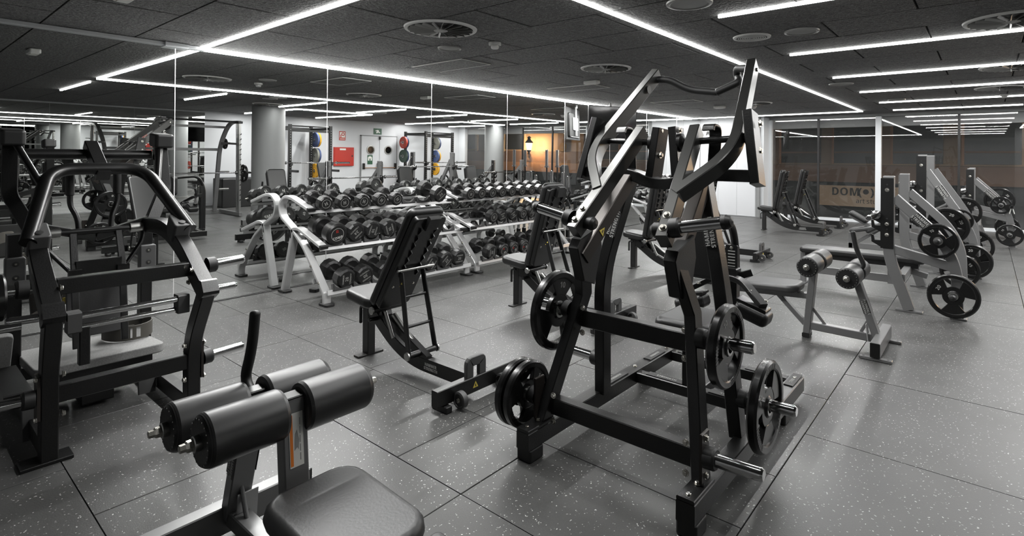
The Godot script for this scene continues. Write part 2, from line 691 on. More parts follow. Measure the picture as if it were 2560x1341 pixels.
func room() -> void:
	# floor: rubber tiles laid on a screed
	var fl := struct_node("floor")
	slab(fl, "screed", V(MX - 0.2, -0.2, ZF + 0.2), V(XR + 0.2, -0.016, ZB - 0.1), M.subfloor)
	var cols := [[-5.769, -5.16, -2.57], [-5.16, -4.17, -2.57], [-4.17, -3.18, -3.08], [-3.18, -2.19, -2.57], [-2.19, -1.70, -3.0], [-1.70, -0.72, -2.50], [-0.72, 0.28, -2.985], [0.28, 1.28, -2.5], [1.28, 2.28, -2.985], [2.28, 3.28, -2.5], [3.28, 4.05, -2.985]]
	var jobs := []
	for c in cols:
		var left: bool = c[1] < -0.5
		var z0: float = c[2]
		if left:
			if z0 < -2.08:
				jobs.append([c[0], c[1], -2.066, z0])
			while z0 > ZB:
				jobs.append([c[0], c[1], z0, maxf(z0 - 0.993, ZB)])
				z0 -= 0.993
		else:
			while z0 < ZF:
				z0 += 0.993
			while z0 > ZB:
				jobs.append([c[0], c[1], minf(z0, ZF), maxf(z0 - 0.993, ZB)])
				z0 -= 0.993
	# nearer rows, laid the other way
	for row in [[-2.066, -1.535, [-5.769, -5.14, -4.14, -3.14, -2.14, -1.70, -0.72]], [-1.535, -0.54, [-5.769, -4.7, -3.7, -2.7, -1.70, -0.72]], [-0.54, 0.46, [-5.769, -5.2, -4.2, -3.2, -2.2, -1.2, -0.72]], [0.46, 1.46, [-5.769, -4.7, -3.7, -2.7, -1.70, -0.72]], [1.46, 3.3, [-5.769, -4.2, -2.2, -0.72]]]:
		for i in row[2].size() - 1:
			jobs.append([row[2][i], row[2][i + 1], row[1], row[0]])
	for j in jobs:
		var w: float = absf(j[1] - j[0]) - 0.0045
		var d: float = absf(j[3] - j[2]) - 0.0045
		if w < 0.02 or d < 0.02:
			continue
		var o := part(fl, "floor_tile", MB.new().box(Vector3.ZERO, V(w, 0.016, d), 0.0016), M.tiles[rng.randi_range(0, 2)])
		o.position = V((j[0] + j[1]) / 2.0, -0.0085 + rng.randf_range(-0.0008, 0.0005), (j[2] + j[3]) / 2.0)
	# ceiling of fibre boards
	var ce := struct_node("ceiling")
	slab(ce, "soffit", V(MX - 0.2, CEIL + 0.03, ZF + 0.2), V(XR + 0.2, CEIL + 0.25, ZB - 0.2), M.ceil_back)
	var bw := 1.2
	var bd := 0.6
	var r := 0
	var z := ZF - 0.5
	slab(ce, "edge_board", V(MX, CEIL, ZF), V(XR, CEIL + 0.025, z + 0.004), M.ceil)
	var z_lo := z
	while z > ZB:
		var z1 := maxf(z - bd, ZB)
		var x := MX - (0.6 if r % 2 else 0.0)
		while x < XR:
			var xa := maxf(x, MX)
			var xb := minf(x + bw, XR)
			if xb - xa > 0.05 and z - z1 > 0.05:
				var o := part(ce, "ceiling_board", MB.new().box(Vector3.ZERO, V(xb - xa - 0.012, 0.025, z - z1 - 0.012), 0.005), M.ceil)
				o.position = V((xa + xb) / 2.0, CEIL + 0.0125 + rng.randf_range(0.0, 0.0025), (z + z1) / 2.0)
			x += bw
		z -= bd
		r += 1
	# mirror wall
	var wl := struct_node("wall_left")
	slab(wl, "plaster", V(MX - 0.22, -0.1, ZF + 0.2), V(MX - 0.03, CEIL + 0.2, ZB - 0.1), M.wall_grey)
	var tilt := deg_to_rad(0.35)
	var zs := [3.3, 2.68, 1.215, -0.25, -1.715, -3.18, -4.645, -6.11, -7.575, -9.04, -10.505, -11.97, -13.34]
	for i in zs.size() - 1:
		var o := part(wl, "mirror_panel", MB.new().box(Vector3.ZERO, V(0.005, 2.385, zs[i] - zs[i + 1] - 0.003), 0.0006), M.mirror)
		o.transform = Transform3D(Basis(Vector3.BACK, -tilt), V(MX - 0.0025, 1.203, (zs[i] + zs[i + 1]) / 2.0))
		if i > 0:
			var s := part(wl, "mirror_joint", MB.new().box(Vector3.ZERO, V(0.004, 2.385, 0.0055), 0.001), M.seam)
			s.transform = Transform3D(Basis(Vector3.BACK, -tilt), V(MX - 0.0005, 1.203, zs[i]))
	slab(wl, "top_rail", V(MX + 0.012, CEIL - 0.03, ZF), V(MX + 0.05, CEIL - 0.001, -1.95), M.white_frame)
	slab(wl, "rail_bracket", V(MX + 0.008, CEIL - 0.04, -1.62), V(MX + 0.08, CEIL - 0.002, -1.80), M.white_frame)
	slab(wl, "bottom_rail", V(MX - 0.004, 0.0, ZF), V(MX + 0.004, 0.008, -13.34), M.dark_frame)
	# wall facing the mirror, with a mirror of its own on the near part
	var wr := struct_node("wall_right")
	slab(wr, "plaster", V(XR, -0.1, ZF + 0.2), V(XR + 0.2, CEIL + 0.2, ZB - 0.1), M.wall)
	zs = [3.3, 2.1, 0.62, -0.86, -2.34, -3.82, -5.29]
	for i in zs.size() - 1:
		part(wr, "mirror_panel", MB.new().box(V(XR - 0.004, 1.2, (zs[i] + zs[i + 1]) / 2.0), V(0.005, 2.37, zs[i] - zs[i + 1] - 0.004), 0.0006), M.mirror)
	slab(wr, "skirting", V(XR - 0.012, 0.0, -5.3), V(XR, 0.08, -9.7), M.wall)
	slab(wr, "skirting", V(XR - 0.012, 0.0, -11.1), V(XR, 0.08, ZB), M.wall)
	# wall behind the camera
	var wf := struct_node("wall_front")
	slab(wf, "plaster", V(MX - 0.2, -0.1, ZF), V(XR + 0.2, CEIL + 0.2, ZF + 0.2), M.wall)
	# white panelled wall beside the window
	var wb := struct_node("wall_back")
	slab(wb, "plaster", V(MX - 0.2, -0.1, -13.36), V(-4.36, CEIL + 0.2, ZB - 0.1), M.wall)
	for x in [[-5.76, -5.29], [-5.286, -4.815], [-4.811, -4.37]]:
		for y in [[0.012, 0.83], [0.834, 1.62], [1.624, 2.414]]:
			part(wb, "wall_panel", MB.new().box(V((x[0] + x[1]) / 2.0, (y[0] + y[1]) / 2.0, -13.352), V(x[1] - x[0], y[1] - y[0], 0.016), 0.0015), M.wall)
	slab(wb, "pilaster", V(-4.36, 0.0, -13.36), V(-4.27, CEIL, -13.44), M.wall_grey)
	slab(wb, "pilaster_return", V(-4.30, 0.0, -13.44), V(-4.20, CEIL, ZB), M.white_frame)
	slab(wb, "lintel", V(-4.2, 2.36, ZB + 0.03), V(XR + 0.2, CEIL + 0.2, ZB - 0.1), M.wall_grey)
	slab(wb, "corner_pier", V(3.72, -0.05, ZB + 0.04), V(XR, CEIL, ZB - 0.1), M.white_frame)
	# long shop window
	var wi := struct_node("window_1")
	slab(wi, "sill", V(-4.2, 0.0, ZB + 0.07), V(3.72, 0.055, ZB - 0.1), M.white_frame)
	for x in [-4.19, -1.87, 0.2, 2.2]:
		if x < 0.0:
			slab(wi, "post", V(x - (0.055 if x > -4 else 0.02), 0.05, ZB + 0.06), V(x + 0.055, 2.36, ZB - 0.06), M.white_frame)
	for x in [-3.09, -0.45, 0.85, 2.2]:
		slab(wi, "mullion", V(x - 0.022, 0.05, ZB + 0.02), V(x + 0.022, 2.36, ZB - 0.03), M.dark_frame)
	var px := [-4.13, -3.11, -3.07, -1.92, -1.82, -0.47, -0.43, 0.83, 0.87, 2.18, 2.22, 3.72]
	for i in range(0, px.size(), 2):
		slab(wi, "pane", V(px[i], 0.055, ZB - 0.004), V(px[i + 1], 2.36, ZB + 0.002), M.glass, 0.0005)
	slab(wi, "blind_box", V(-4.2, 2.15, ZB - 0.12), V(3.72, 2.42, ZB - 0.22), M.wall_grey)
	# round columns
	for c in [[V(1.0, 0, -5.53), 0.335, "column_1"], [V(1.72, 0, -13.4), 0.33, "column_2"]]:
		var cn := struct_node(c[2])
		part(cn, "shaft", MB.new().lathe(c[0], Vector3.UP, [[c[1], 0.0], [c[1], CEIL]], 48), M.wall_grey)
		part(cn, "base_ring", MB.new().lathe(c[0], Vector3.UP, [[c[1] + 0.012, 0.0], [c[1] + 0.012, 0.05], [c[1], 0.055]], 48), M.vent_metal)

# ------------------------------------------------------------------ ceiling fittings
func vent(at: Vector3, label: String) -> void:
	var t := thing("ceiling_vent", label, "ceiling vent", V(at.x, CEIL, at.z), 0, "round swirl ceiling vents")
	part(t, "frame", MB.new().lathe(Vector3.ZERO, Vector3.DOWN, [[0.285, 0.0], [0.28, 0.012], [0.255, 0.014], [0.25, 0.004]], 48), M.lamp_white)
	part(t, "well", MB.new().lathe(Vector3.ZERO, Vector3.DOWN, [[0.25, 0.003], [0.0, 0.003]], 40), M.vent_dark)
	part(t, "hub", MB.new().lathe(Vector3.ZERO, Vector3.DOWN, [[0.06, 0.0], [0.055, 0.02], [0.0, 0.022]], 20), M.vent_metal)
	for k in 20:
		var a := TAU * k / 20.0
		var d := V(cos(a), 0, sin(a))
		var side := V(-sin(a), 0, cos(a))
		var b := Basis(side.rotated(d, 0.95), Vector3.UP.rotated(d, 0.95), d)
		part(t, "vane", MB.new().box(d * 0.155 + V(0, -0.016, 0), V(0.022, 0.002, 0.185), 0.0008, b), M.vent_metal)

func disc(called: String, at: Vector3, r: float, label: String, grille: bool) -> void:
	var t := thing(called, label, "ceiling speaker", V(at.x, CEIL, at.z))
	part(t, "rim", MB.new().lathe(Vector3.ZERO, Vector3.DOWN, [[r, 0.0], [r * 0.98, 0.01], [r * 0.86, 0.014], [r * 0.8, 0.01]], 40), M.lamp_white if grille else M.vent_metal)
	part(t, "cover", MB.new().lathe(Vector3.ZERO, Vector3.DOWN, [[r * 0.82, 0.008], [0.0, 0.012]], 40), M.label_grey if not grille else M.vent_dark)
	if grille:
		for k in 6:
			var q := r * (0.12 + 0.115 * k)
			part(t, "ring", MB.new().lathe(Vector3.ZERO, Vector3.DOWN, [[q + 0.007, 0.008], [q + 0.005, 0.014], [q, 0.014], [q - 0.002, 0.008]], 28), M.lamp_white)

func ceiling_fittings() -> void:
	vent(V(-3.366, 0, -2.80), "round swirl vent between the mirror strip and the first hatch")
	vent(V(-3.35, 0, -5.16), "round swirl vent in the ceiling above the adjustable benches")
	vent(V(-3.27, 0, -10.0), "round swirl vent far down the ceiling near the white panels")
	vent(V(0.13, 0, -5.12), "round swirl vent beside the end of the second short ceiling strip")
	vent(V(0.2, 0, -7.7), "round swirl vent beyond the third short ceiling strip")
	vent(V(0.13, 0, -9.8), "round swirl vent beyond the fourth short ceiling strip")
	disc("ceiling_speaker", V(-1.53, 0, -4.57), 0.15, "round white ceiling grille with concentric rings", true)
	disc("ceiling_speaker", V(-1.15, 0, -4.60), 0.13, "plain round pale ceiling disc beside the ringed grille", false)
	disc("ceiling_speaker", V(-1.52, 0, -3.33), 0.15, "plain round ceiling disc near the first short strip", false)
	disc("ceiling_speaker", V(-1.53, 0, -8.12), 0.15, "plain round ceiling disc between the third and fourth short strips", false)
	disc("ceiling_speaker", V(-1.19, 0, -10.75), 0.13, "plain round ceiling disc close to the fifth short strip", false)
	disc("ceiling_speaker", V(-3.9, 0, -3.35), 0.11, "small round ceiling disc beside the smoke detector", false)
	for d in [[V(-3.40, 0, -3.44), "small white smoke detector beside the first swirl vent"], [V(-3.47, 0, -10.5), "small white smoke detector far down near the white panels"], [V(0.2, 0, -10.84), "small white smoke detector on the fifth short strip"]]:
		var t := thing("smoke_detector", d[1], "smoke detector", V(d[0].x, CEIL, d[0].z))
		part(t, "base", MB.new().lathe(Vector3.ZERO, Vector3.DOWN, [[0.055, 0.0], [0.055, 0.022], [0.048, 0.026], [0.04, 0.026]], 24), M.lamp_white)
		part(t, "chamber", MB.new().lathe(Vector3.ZERO, Vector3.DOWN, [[0.036, 0.024], [0.036, 0.045], [0.028, 0.055], [0.0, 0.057]], 20), M.lamp_white)
	for d in [[V(-4.05, 0, -5.9), "small white emergency light with green lamp over the benches"], [V(-4.0, 0, -10.15), "small white emergency light far down by the white panels"], [V(-4.2, 0, -0.98), "small white emergency light on the ceiling near the squat machine"]]:
		var t := thing("emergency_light", d[1], "emergency light", V(d[0].x, CEIL, d[0].z))
		part(t, "housing", MB.new().pad(XF(V(0, -0.022, 0)), V(0.22, 0.044, 0.09), 0.02, 0.01), M.lamp_white)
		part(t, "diffuser", MB.new().box(V(0, -0.046, 0), V(0.17, 0.006, 0.06), 0.002), M.label_white)
	for d in [[V(-4.63, 0, -3.99), "square access hatch with pale edge beside the mirror strip"], [V(-4.62, 0, -6.38), "square access hatch with pale edge above the second dumbbell rack"], [V(-4.34, 0, -8.99), "square access hatch with pale edge above the far dumbbell rack"]]:
		var t := thing("access_hatch", d[1], "access hatch", V(d[0].x, CEIL, d[0].z))
		part(t, "lid", MB.new().box(V(0, -0.003, 0), V(0.80, 0.006, 0.40), 0.002), M.ceil)
		for s in [-1, 1]:
			part(t, "edge", MB.new().box(V(0, -0.004, s * 0.206), V(0.836, 0.008, 0.011), 0.002), M.lamp_white)
			part(t, "edge", MB.new().box(V(s * 0.412, -0.004, 0), V(0.011, 0.008, 0.40), 0.002), M.lamp_white)

# ------------------------------------------------------------------ weight plates and bars
func warn_sign(parent: Node, xf: Transform3D, s: float) -> void:
	var o := part(parent, "warning_sticker", MB.new().prism(Transform3D(), PackedVector2Array([Vector2(-s, -s * 0.8), Vector2(s, -s * 0.8), Vector2(0, s)]), 0.0016), M.yellow, "yellow triangle sticker")
	o.transform = xf
	var b := part(o, "symbol", MB.new().prism(XF(V(0, 0, 0.0009)), PackedVector2Array([Vector2(-s * 0.16, -s * 0.5), Vector2(s * 0.3, -s * 0.5), Vector2(s * 0.06, -s * 0.1), Vector2(s * 0.25, s * 0.05), Vector2(-s * 0.1, s * 0.35), Vector2(-s * 0.2, -s * 0.1)]), 0.0012), M.dark_print)

func brand(parent: Node, xf: Transform3D, h: float, plate_mat: Material = null) -> void:
	if plate_mat:
		var o := part(parent, "name_plate", MB.new().box(Vector3.ZERO, V(h * 6.0, h * 3.1, 0.0016), 0.0005), plate_mat, "dark name plate with white letters")
		o.transform = xf
		lettering(o, "HAMMER\nSTRENGTH", h, XF(V(0, 0, 0.0012)), M.white_print)
	else:
		lettering(parent, "HAMMER\nSTRENGTH", h, xf, M.white_print)

# plate lying in the x-y plane of its node, axis z, grip openings cut right through
func weight_plate(label: String, r: float, thick: float, at: Vector3, axis: Vector3, spin := 0.0, group := "", mark := "20") -> Node3D:
	var t := thing("weight_plate", label, "weight plate", at, 0, group)
	t.transform.basis = facing(Vector3.ZERO, axis, Vector3.UP if absf(axis.y) < 0.9 else Vector3.RIGHT).basis * Basis(Vector3.BACK, spin)
	var h := thick / 2.0
	var rim := MB.new().lathe(Vector3.ZERO, Vector3.BACK, [[r * 0.80, -h * 0.8], [r * 0.83, -h], [r * 0.95, -h], [r, -h * 0.55], [r, h * 0.55], [r * 0.95, h], [r * 0.83, h], [r * 0.80, h * 0.8], [r * 0.80, -h * 0.8]], 48)
	part(t, "rim", rim, M.plate)
	var hub := MB.new().lathe(Vector3.ZERO, Vector3.BACK, [[0.026, -h * 0.9], [r * 0.2, -h * 0.9], [r * 0.24, -h * 0.55], [r * 0.42, -h * 0.55], [r * 0.42, h * 0.55], [r * 0.24, h * 0.55], [r * 0.2, h * 0.9], [0.026, h * 0.9], [0.026, -h * 0.9]], 36)
	part(t, "hub", hub, M.plate)
	part(t, "bushing", MB.new().lathe(Vector3.ZERO, Vector3.BACK, [[0.0255, -h * 0.93], [0.036, -h * 0.93], [0.036, h * 0.93], [0.0255, h * 0.93]], 24), M.steel, "bright steel bushing")
	for k in 3:
		var mid := TAU * k / 3.0 + PI / 2
		var poly := PackedVector2Array()
		for j in 7:
			var a := mid - deg_to_rad(33) + deg_to_rad(66) * j / 6.0
			poly.append(Vector2(cos(a), sin(a)) * r * 0.82)
		for j in 5:
			var a := mid + deg_to_rad(27) - deg_to_rad(54) * j / 4.0
			poly.append(Vector2(cos(a), sin(a)) * r * 0.39)
		part(t, "web", MB.new().prism(Transform3D(), poly, thick * 0.62, 0.002), M.plate)
		var g := MB.new()
		for j in 9:
			var a := mid + PI / 3 - deg_to_rad(20) + deg_to_rad(40) * j / 8.0
			var d := V(cos(a), sin(a), 0)
			g.box(d * r * 0.87, V(0.005, r * 0.12, thick * 1.04), 0.001, Basis(V(-d.y, d.x, 0), d, Vector3.BACK))
		part(t, "grip_ribs", g, M.plate)
	for s in [-1.0, 1.0]:
		var o := lettering(t, mark, r * 0.15, facing(V(0, r * 0.64, s * h * 0.63), V(0, 0, s)), M.label_grey)
	return t

func horn(parent: Node, a: Vector3, b: Vector3, r := 0.025) -> void:
	var d := (b - a).normalized()
	var l := a.distance_to(b)
	part(parent, "weight_horn", MB.new().lathe(a, d, [[r, 0.0], [r, l - 0.008], [r - 0.006, l], [0.0, l]], 24), M.chrome, "chrome weight horn")
	part(parent, "horn_collar", MB.new().lathe(a, d, [[r + 0.016, -0.004], [r + 0.016, 0.032], [r + 0.011, 0.04], [r, 0.04]], 24), M.rubber)

func barbell(label: String, mid: Vector3, axis: Vector3, length := 2.2, group := "") -> Node3D:
	var t := thing("barbell", label, "barbell", mid, 0, group)
	var d := axis.normalized()
	var s := 0.41 * length / 2.2
	part(t, "shaft", MB.new().tube([-d * (length / 2 - s), d * (length / 2 - s)], 0.0145, 12), M.chrome)
	for q in [-1.0, 1.0]:
		part(t, "sleeve", MB.new().lathe(d * q * (length / 2 - s), d * q, [[0.0145, 0.0], [0.04, 0.0], [0.04, 0.022], [0.0255, 0.026], [0.0255, s - 0.006], [0.02, s], [0.0, s]], 20), M.chrome)
	return t

# ------------------------------------------------------------------ pulldown machine
func pulldown() -> void:
	var zc := -2.6
	var t := thing("pulldown_machine", "tall black plate loaded lat pulldown machine with silver bent arms", "gym machine", V(-1.26, 0, zc))
	var P := func(dx: float, y: float, z: float) -> Vector3: return V(dx, y, z - zc)
	for s in [-1.0, 1.0]:
		part(t, "base_rail", MB.new().beam([P.call(s * 0.40, 0.095, -1.875), P.call(s * 0.40, 0.095, -3.39)], 0.075, 0.082), M.black)
		for z in [-1.93, -3.05]:
			part(t, "rubber_foot", MB.new().pad(Transform3D(Basis(), P.call(s * 0.40, 0.028, z)), V(0.085, 0.056, 0.10), 0.012, 0.006), M.rubber)
		part(t, "front_leg", MB.new().beam([P.call(s * 0.40, 0.13, -2.02), P.call(s * 0.285, 0.74, -2.19), P.call(s * 0.238, 0.99, -2.105)], 0.05, 0.078, V(0, 0.2, 1)), M.black)
		part(t, "leg_foot", MB.new().box(P.call(s * 0.40, 0.142, -1.97), V(0.072, 0.016, 0.19), 0.003), M.black)
		part(t, "knee_bracket", MB.new().prism(Transform3D(Basis(V(0, 0, 1), V(0, 1, 0), V(-1, 0, 0)), P.call(s * 0.245, 0.95, -2.13)), PackedVector2Array([Vector2(-0.06, -0.16), Vector2(0.03, -0.13), Vector2(0.085, 0.03), Vector2(0.06, 0.07), Vector2(-0.10, 0.12), Vector2(-0.12, 0.02)]), 0.058, 0.004), M.black)
		part(t, "brace", MB.new().beam([P.call(s * 0.238, 0.93, -2.10), P.call(s * 0.205, 1.31, -2.50)], 0.06, 0.075, V(0, 0.7, 0.7)), M.bronze)
		part(t, "rear_upright", MB.new().beam(fillet([P.call(s * 0.37, 0.13, -2.50), P.call(s * 0.325, 0.80, -2.42), P.call(s * 0.20, 1.31, -2.50)], 0.16, 5), 0.06, 0.075, V(0, 0, 1)), M.black)
		part(t, "bearing_plate", MB.new().beam([P.call(s * 0.470, 1.285, -2.45), P.call(s * 0.412, 1.615, -2.515)], 0.042, 0.105, V(0, 0.3, 1)), M.black)
		part(t, "bearing_plate", MB.new().beam([P.call(s * 0.075, 1.27, -2.50), P.call(s * 0.042, 1.555, -2.52)], 0.042, 0.105, V(0, 0.3, 1)), M.black)
		for q in [[0.438, 1.50, -1.0], [0.055, 1.48, 1.0]]:
			var c: Vector3 = P.call(s * q[0], q[1], -2.505)
			part(t, "bearing", MB.new().lathe(c, V(s * q[2], 0, 0), [[0.0, 0.015], [0.045, 0.015], [0.045, 0.032], [0.03, 0.04], [0.018, 0.05]], 24), M.black)
			for y in [-0.062, 0.062]:
				part(t, "bolt", MB.new().bolt(c + V(s * q[2] * 0.016, y, 0), V(s * q[2], 0, 0), 0.010), M.bolt)
				part(t, "bolt", MB.new().bolt(c + V(-s * q[2] * 0.020, y, 0), V(-s * q[2], 0, 0), 0.012), M.bolt)
		part(t, "axle", MB.new().tube([P.call(s * 0.44, 1.50, -2.505), P.call(s * 0.05, 1.48, -2.505)], 0.0165, 16), M.black)
		part(t, "axle_yoke", MB.new().beam(fillet([P.call(s * 0.225, 1.30, -2.545), P.call(s * 0.238, 1.555, -2.55), P.call(s * 0.238, 1.56, -2.465), P.call(s * 0.238, 1.535, -2.455)], 0.05, 5), 0.014, 0.06, V(1, 0, 0)), M.black)
		part(t, "lever", MB.new().beam([P.call(s * 0.228, 1.06, -2.03), P.call(s * 0.150, 1.54, -2.525)], 0.052, 0.078, V(0, 0.7, 0.7)), M.satin, "satin grey lever arm")
		for q in [0.06, 0.16]:
			var c: Vector3 = P.call(s * 0.228, 1.06, -2.03).lerp(P.call(s * 0.150, 1.54, -2.525), q) + V(0, 0.027, 0.028)
			part(t, "bolt", MB.new().bolt(c, V(0, 0.7, 0.72), 0.012), M.bolt)
		part(t, "bent_arm", MB.new().beam(fillet([P.call(s * 0.20, 1.235, -2.20), P.call(s * 0.385, 1.42, -2.40), P.call(s * 0.283, 1.905, -2.935)], 0.15, 8), 0.048, 0.078, V(0, 0.72, 0.7)), M.satin, "satin grey bent arm")
		part(t, "bolt", MB.new().bolt(P.call(s * 0.31, 1.87, -2.90), V(s, 0, 0), 0.011), M.bolt)
		part(t, "bumper", MB.new().lathe(P.call(s * 0.19, 1.10, -2.085), V(-s * 0.9, -0.1, 0), [[0.03, 0.0], [0.032, 0.03], [0.022, 0.045], [0.0, 0.05]], 18), M.rubber)
		horn(t, P.call(s * 0.255, 1.115, -2.055), P.call(s * 0.47, 1.155, -2.062))
		part(t, "horn_cap", MB.new().lathe(P.call(s * 0.468, 1.155, -2.062), V(s, 0.18, 0), [[0.028, -0.006], [0.029, 0.012], [0.02, 0.03], [0.0, 0.036]], 18), M.rubber)
		horn(t, P.call(s * 0.425, 0.253, -2.01), P.call(s * 0.64, 0.262, -2.01))
		horn(t, P.call(s * 0.33, 0.655, -2.15), P.call(s * 0.56, 0.664, -2.15))
		horn(t, P.call(s * 0.385, 0.31, -2.48), P.call(s * 0.63, 0.318, -2.48))
		part(t, "horn_flange", MB.new().box(P.call(s * 0.415, 0.253, -2.01), V(0.012, 0.19, 0.066), 0.003), M.bronze)
		for y in [-0.072, 0.072]:
			part(t, "bolt", MB.new().bolt(P.call(s * 0.421, 0.253 + y, -2.01), V(s, 0, 0), 0.010), M.bolt)
		for q in [[0.40, 0.145, -1.905], [0.40, 0.152, -1.985]]:
			part(t, "bolt", MB.new().bolt(P.call(s * q[0], q[1], q[2]), Vector3.UP, 0.010), M.bolt)
		for q in [[-2.9, 0.137], [-3.32, 0.137]]:
			part(t, "bolt", MB.new().bolt(P.call(s * 0.40, q[1], q[0]), Vector3.UP, 0.009), M.bolt)
		# letters running up the rear uprights
		var m0: Vector3 = P.call(s * 0.262, 1.055, -2.455)
		var along: Vector3 = (P.call(s * 0.20, 1.31, -2.50) - P.call(s * 0.325, 0.80, -2.42)).normalized()
		var nrm: Vector3 = (V(0, 0, 1) - along * along.z).normalized()
		var yv: Vector3 = nrm.cross(along)
		brand(t, Transform3D(Basis(along, yv, nrm), m0 + nrm * 0.0395), 0.021, M.dark_print)
		# warning stickers on the braces
		var bd: Vector3 = (P.call(s * 0.205, 1.31, -2.50) - P.call(s * 0.238, 0.93, -2.10)).normalized()
		warn_sign(t, facing(P.call(s * 0.238, 0.93, -2.10) + bd * 0.17 + V(0.032, 0, 0.0), V(1, 0, 0.02), bd), 0.022)
	part(t, "top_beam", MB.new().beam(fillet([P.call(-0.455, 1.325, -2.47), P.call(-0.20, 1.325, -2.50), P.call(-0.05, 1.275, -2.47), P.call(0.05, 1.275, -2.47), P.call(0.20, 1.325, -2.50), P.call(0.455, 1.325, -2.47)], 0.08, 4), 0.08, 0.055, V(0, 1, 0)), M.black)
	part(t, "cross_bar", MB.new().beam([P.call(-0.36, 0.215, -2.06), P.call(0.36, 0.215, -2.06)], 0.055, 0.08), M.black)
	part(t, "cross_bar", MB.new().beam([P.call(-0.285, 0.615, -2.20), P.call(0.285, 0.615, -2.20)], 0.055, 0.08), M.black)
	for s in [-1.0, 1.0]:
		for y in [-0.06, 0.06]:
			part(t, "bolt", MB.new().bolt(P.call(s * 0.335, 0.215 + y, -2.02), V(0, 0, 1), 0.010), M.bolt)
			part(t, "bolt", MB.new().bolt(P.call(s * 0.265, 0.615 + y, -2.155), V(0, 0, 1), 0.010), M.bolt)
	part(t, "floor_bar", MB.new().beam([P.call(-0.37, 0.095, -2.88), P.call(0.37, 0.095, -2.88)], 0.06, 0.06), M.black)
	part(t, "floor_bar", MB.new().beam([P.call(-0.37, 0.095, -3.34), P.call(0.37, 0.095, -3.34)], 0.06, 0.06), M.black)
	part(t, "floor_bar", MB.new().beam([P.call(0, 0.095, -2.88), P.call(0, 0.095, -3.5)], 0.06, 0.06), M.black)
	for q in [[-0.18, -2.88], [0.2, -2.88], [-0.2, -3.34], [0.24, -3.34]]:
		var pl := part(t, "grip_strip", MB.new().box(P.call(q[0], 0.128, q[1]), V(0.24, 0.006, 0.05), 0.002), M.rubber)
		lettering(pl, "STRENGTH", 0.018, Transform3D(Basis(V(1, 0, 0), V(0, 0, -1), V(0, 1, 0)), P.call(q[0], 0.1315, q[1])), M.label_grey)
	for q in [[-0.40, -2.68], [-0.40, -3.15], [0.40, -3.3]]:
		var pl := part(t, "grip_strip", MB.new().box(P.call(q[0], 0.139, q[1]), V(0.05, 0.006, 0.2), 0.002), M.rubber)
		lettering(pl, "STRENGTH", 0.016, Transform3D(Basis(V(0, 0, -1), V(-1, 0, 0), V(0, 1, 0)), P.call(q[0], 0.1425, q[1])), M.label_grey)
	for q in [[-0.1, -3.12], [0.1, -3.12]]:
		part(t, "floor_tab", MB.new().box(P.call(q[0], 0.006, q[1]), V(0.09, 0.012, 0.05), 0.002), M.black)
		part(t, "floor_post", MB.new().box(P.call(q[0], 0.05, q[1] - 0.02), V(0.025, 0.09, 0.012), 0.002), M.black)
	# handles
	part(t, "handle", MB.new().tube(fillet([P.call(-0.27, 1.87, -2.92), P.call(-0.20, 1.865, -2.93), P.call(-0.09, 1.80, -2.96), P.call(0.075, 1.775, -2.96)], 0.06, 5), 0.0205, 16, 0.012), M.rubber)
	part(t, "handle", MB.new().tube(fillet([P.call(0.272, 1.885, -2.92), P.call(0.18, 1.90, -2.98), P.call(0.17, 1.865, -3.02), P.call(0.205, 1.825, -2.97), P.call(0.085, 1.775, -2.95)], 0.05, 5), 0.0205, 16, 0.012), M.rubber)
	# seat, thigh pads and their post
	part(t, "seat", MB.new().pad(XF(P.call(-0.015, 0.485, -2.87)), V(0.32, 0.10, 0.38), 0.06, 0.035), M.vinyl)
	part(t, "seat_post", MB.new().beam([P.call(-0.04, 0.12, -2.89), P.call(-0.04, 0.45, -2.89)], 0.07, 0.07, V(0, 0, 1)), M.black)
	part(t, "chest_pad", MB.new().pad(Transform3D(Basis(V(1, 0, 0), V(0, 0, 1), V(0, -1, 0)), P.call(-0.03, 0.86, -3.03)), V(0.21, 0.075, 0.31), 0.045, 0.025), M.vinyl)
	part(t, "pad_tube", MB.new().tube(fillet([P.call(0, 0.985, -3.05), P.call(0, 1.01, -3.40), P.call(0, 0.82, -3.49), P.call(0, 0.12, -3.49)], 0.12, 7), 0.024, 16), M.black)
	part(t, "pad_post", MB.new().beam([P.call(0, 0.12, -3.45), P.call(0, 0.84, -3.45)], 0.055, 0.055, V(0, 0, 1)), M.black)
	var cov := part(t, "height_scale", MB.new().box(P.call(0.0, 0.755, -3.415), V(0.075, 0.20, 0.012), 0.005), M.black)
	for k in 9:
		part(cov, "scale_mark", MB.new().box(P.call(0.0, 0.665 + k * 0.019, -3.408), V(0.045, 0.006, 0.002), 0.0005), M.label_grey)
	part(cov, "bolt", MB.new().bolt(P.call(0, 0.838, -3.408), V(0, 0, 1), 0.008), M.bolt)
	part(t, "thigh_beam", MB.new().beam(fillet([P.call(-0.25, 0.555, -3.28), P.call(-0.08, 0.66, -3.36), P.call(0.08, 0.66, -3.36), P.call(0.25, 0.545, -3.24)], 0.1, 5), 0.055, 0.035), M.black)
	part(t, "thigh_bracket", MB.new().box(P.call(0.0, 0.68, -3.40), V(0.10, 0.07, 0.08), 0.006), M.black)
	part(t, "bracket_bar", MB.new().beam([P.call(0.02, 0.655, -3.42), P.call(0.11, 0.69, -3.46)], 0.03, 0.045), M.black)
	part(t, "adjust_knob", MB.new().tube([P.call(-0.03, 0.70, -3.37), P.call(-0.05, 0.80, -3.34)], 0.018, 14, 0.012), M.rubber)
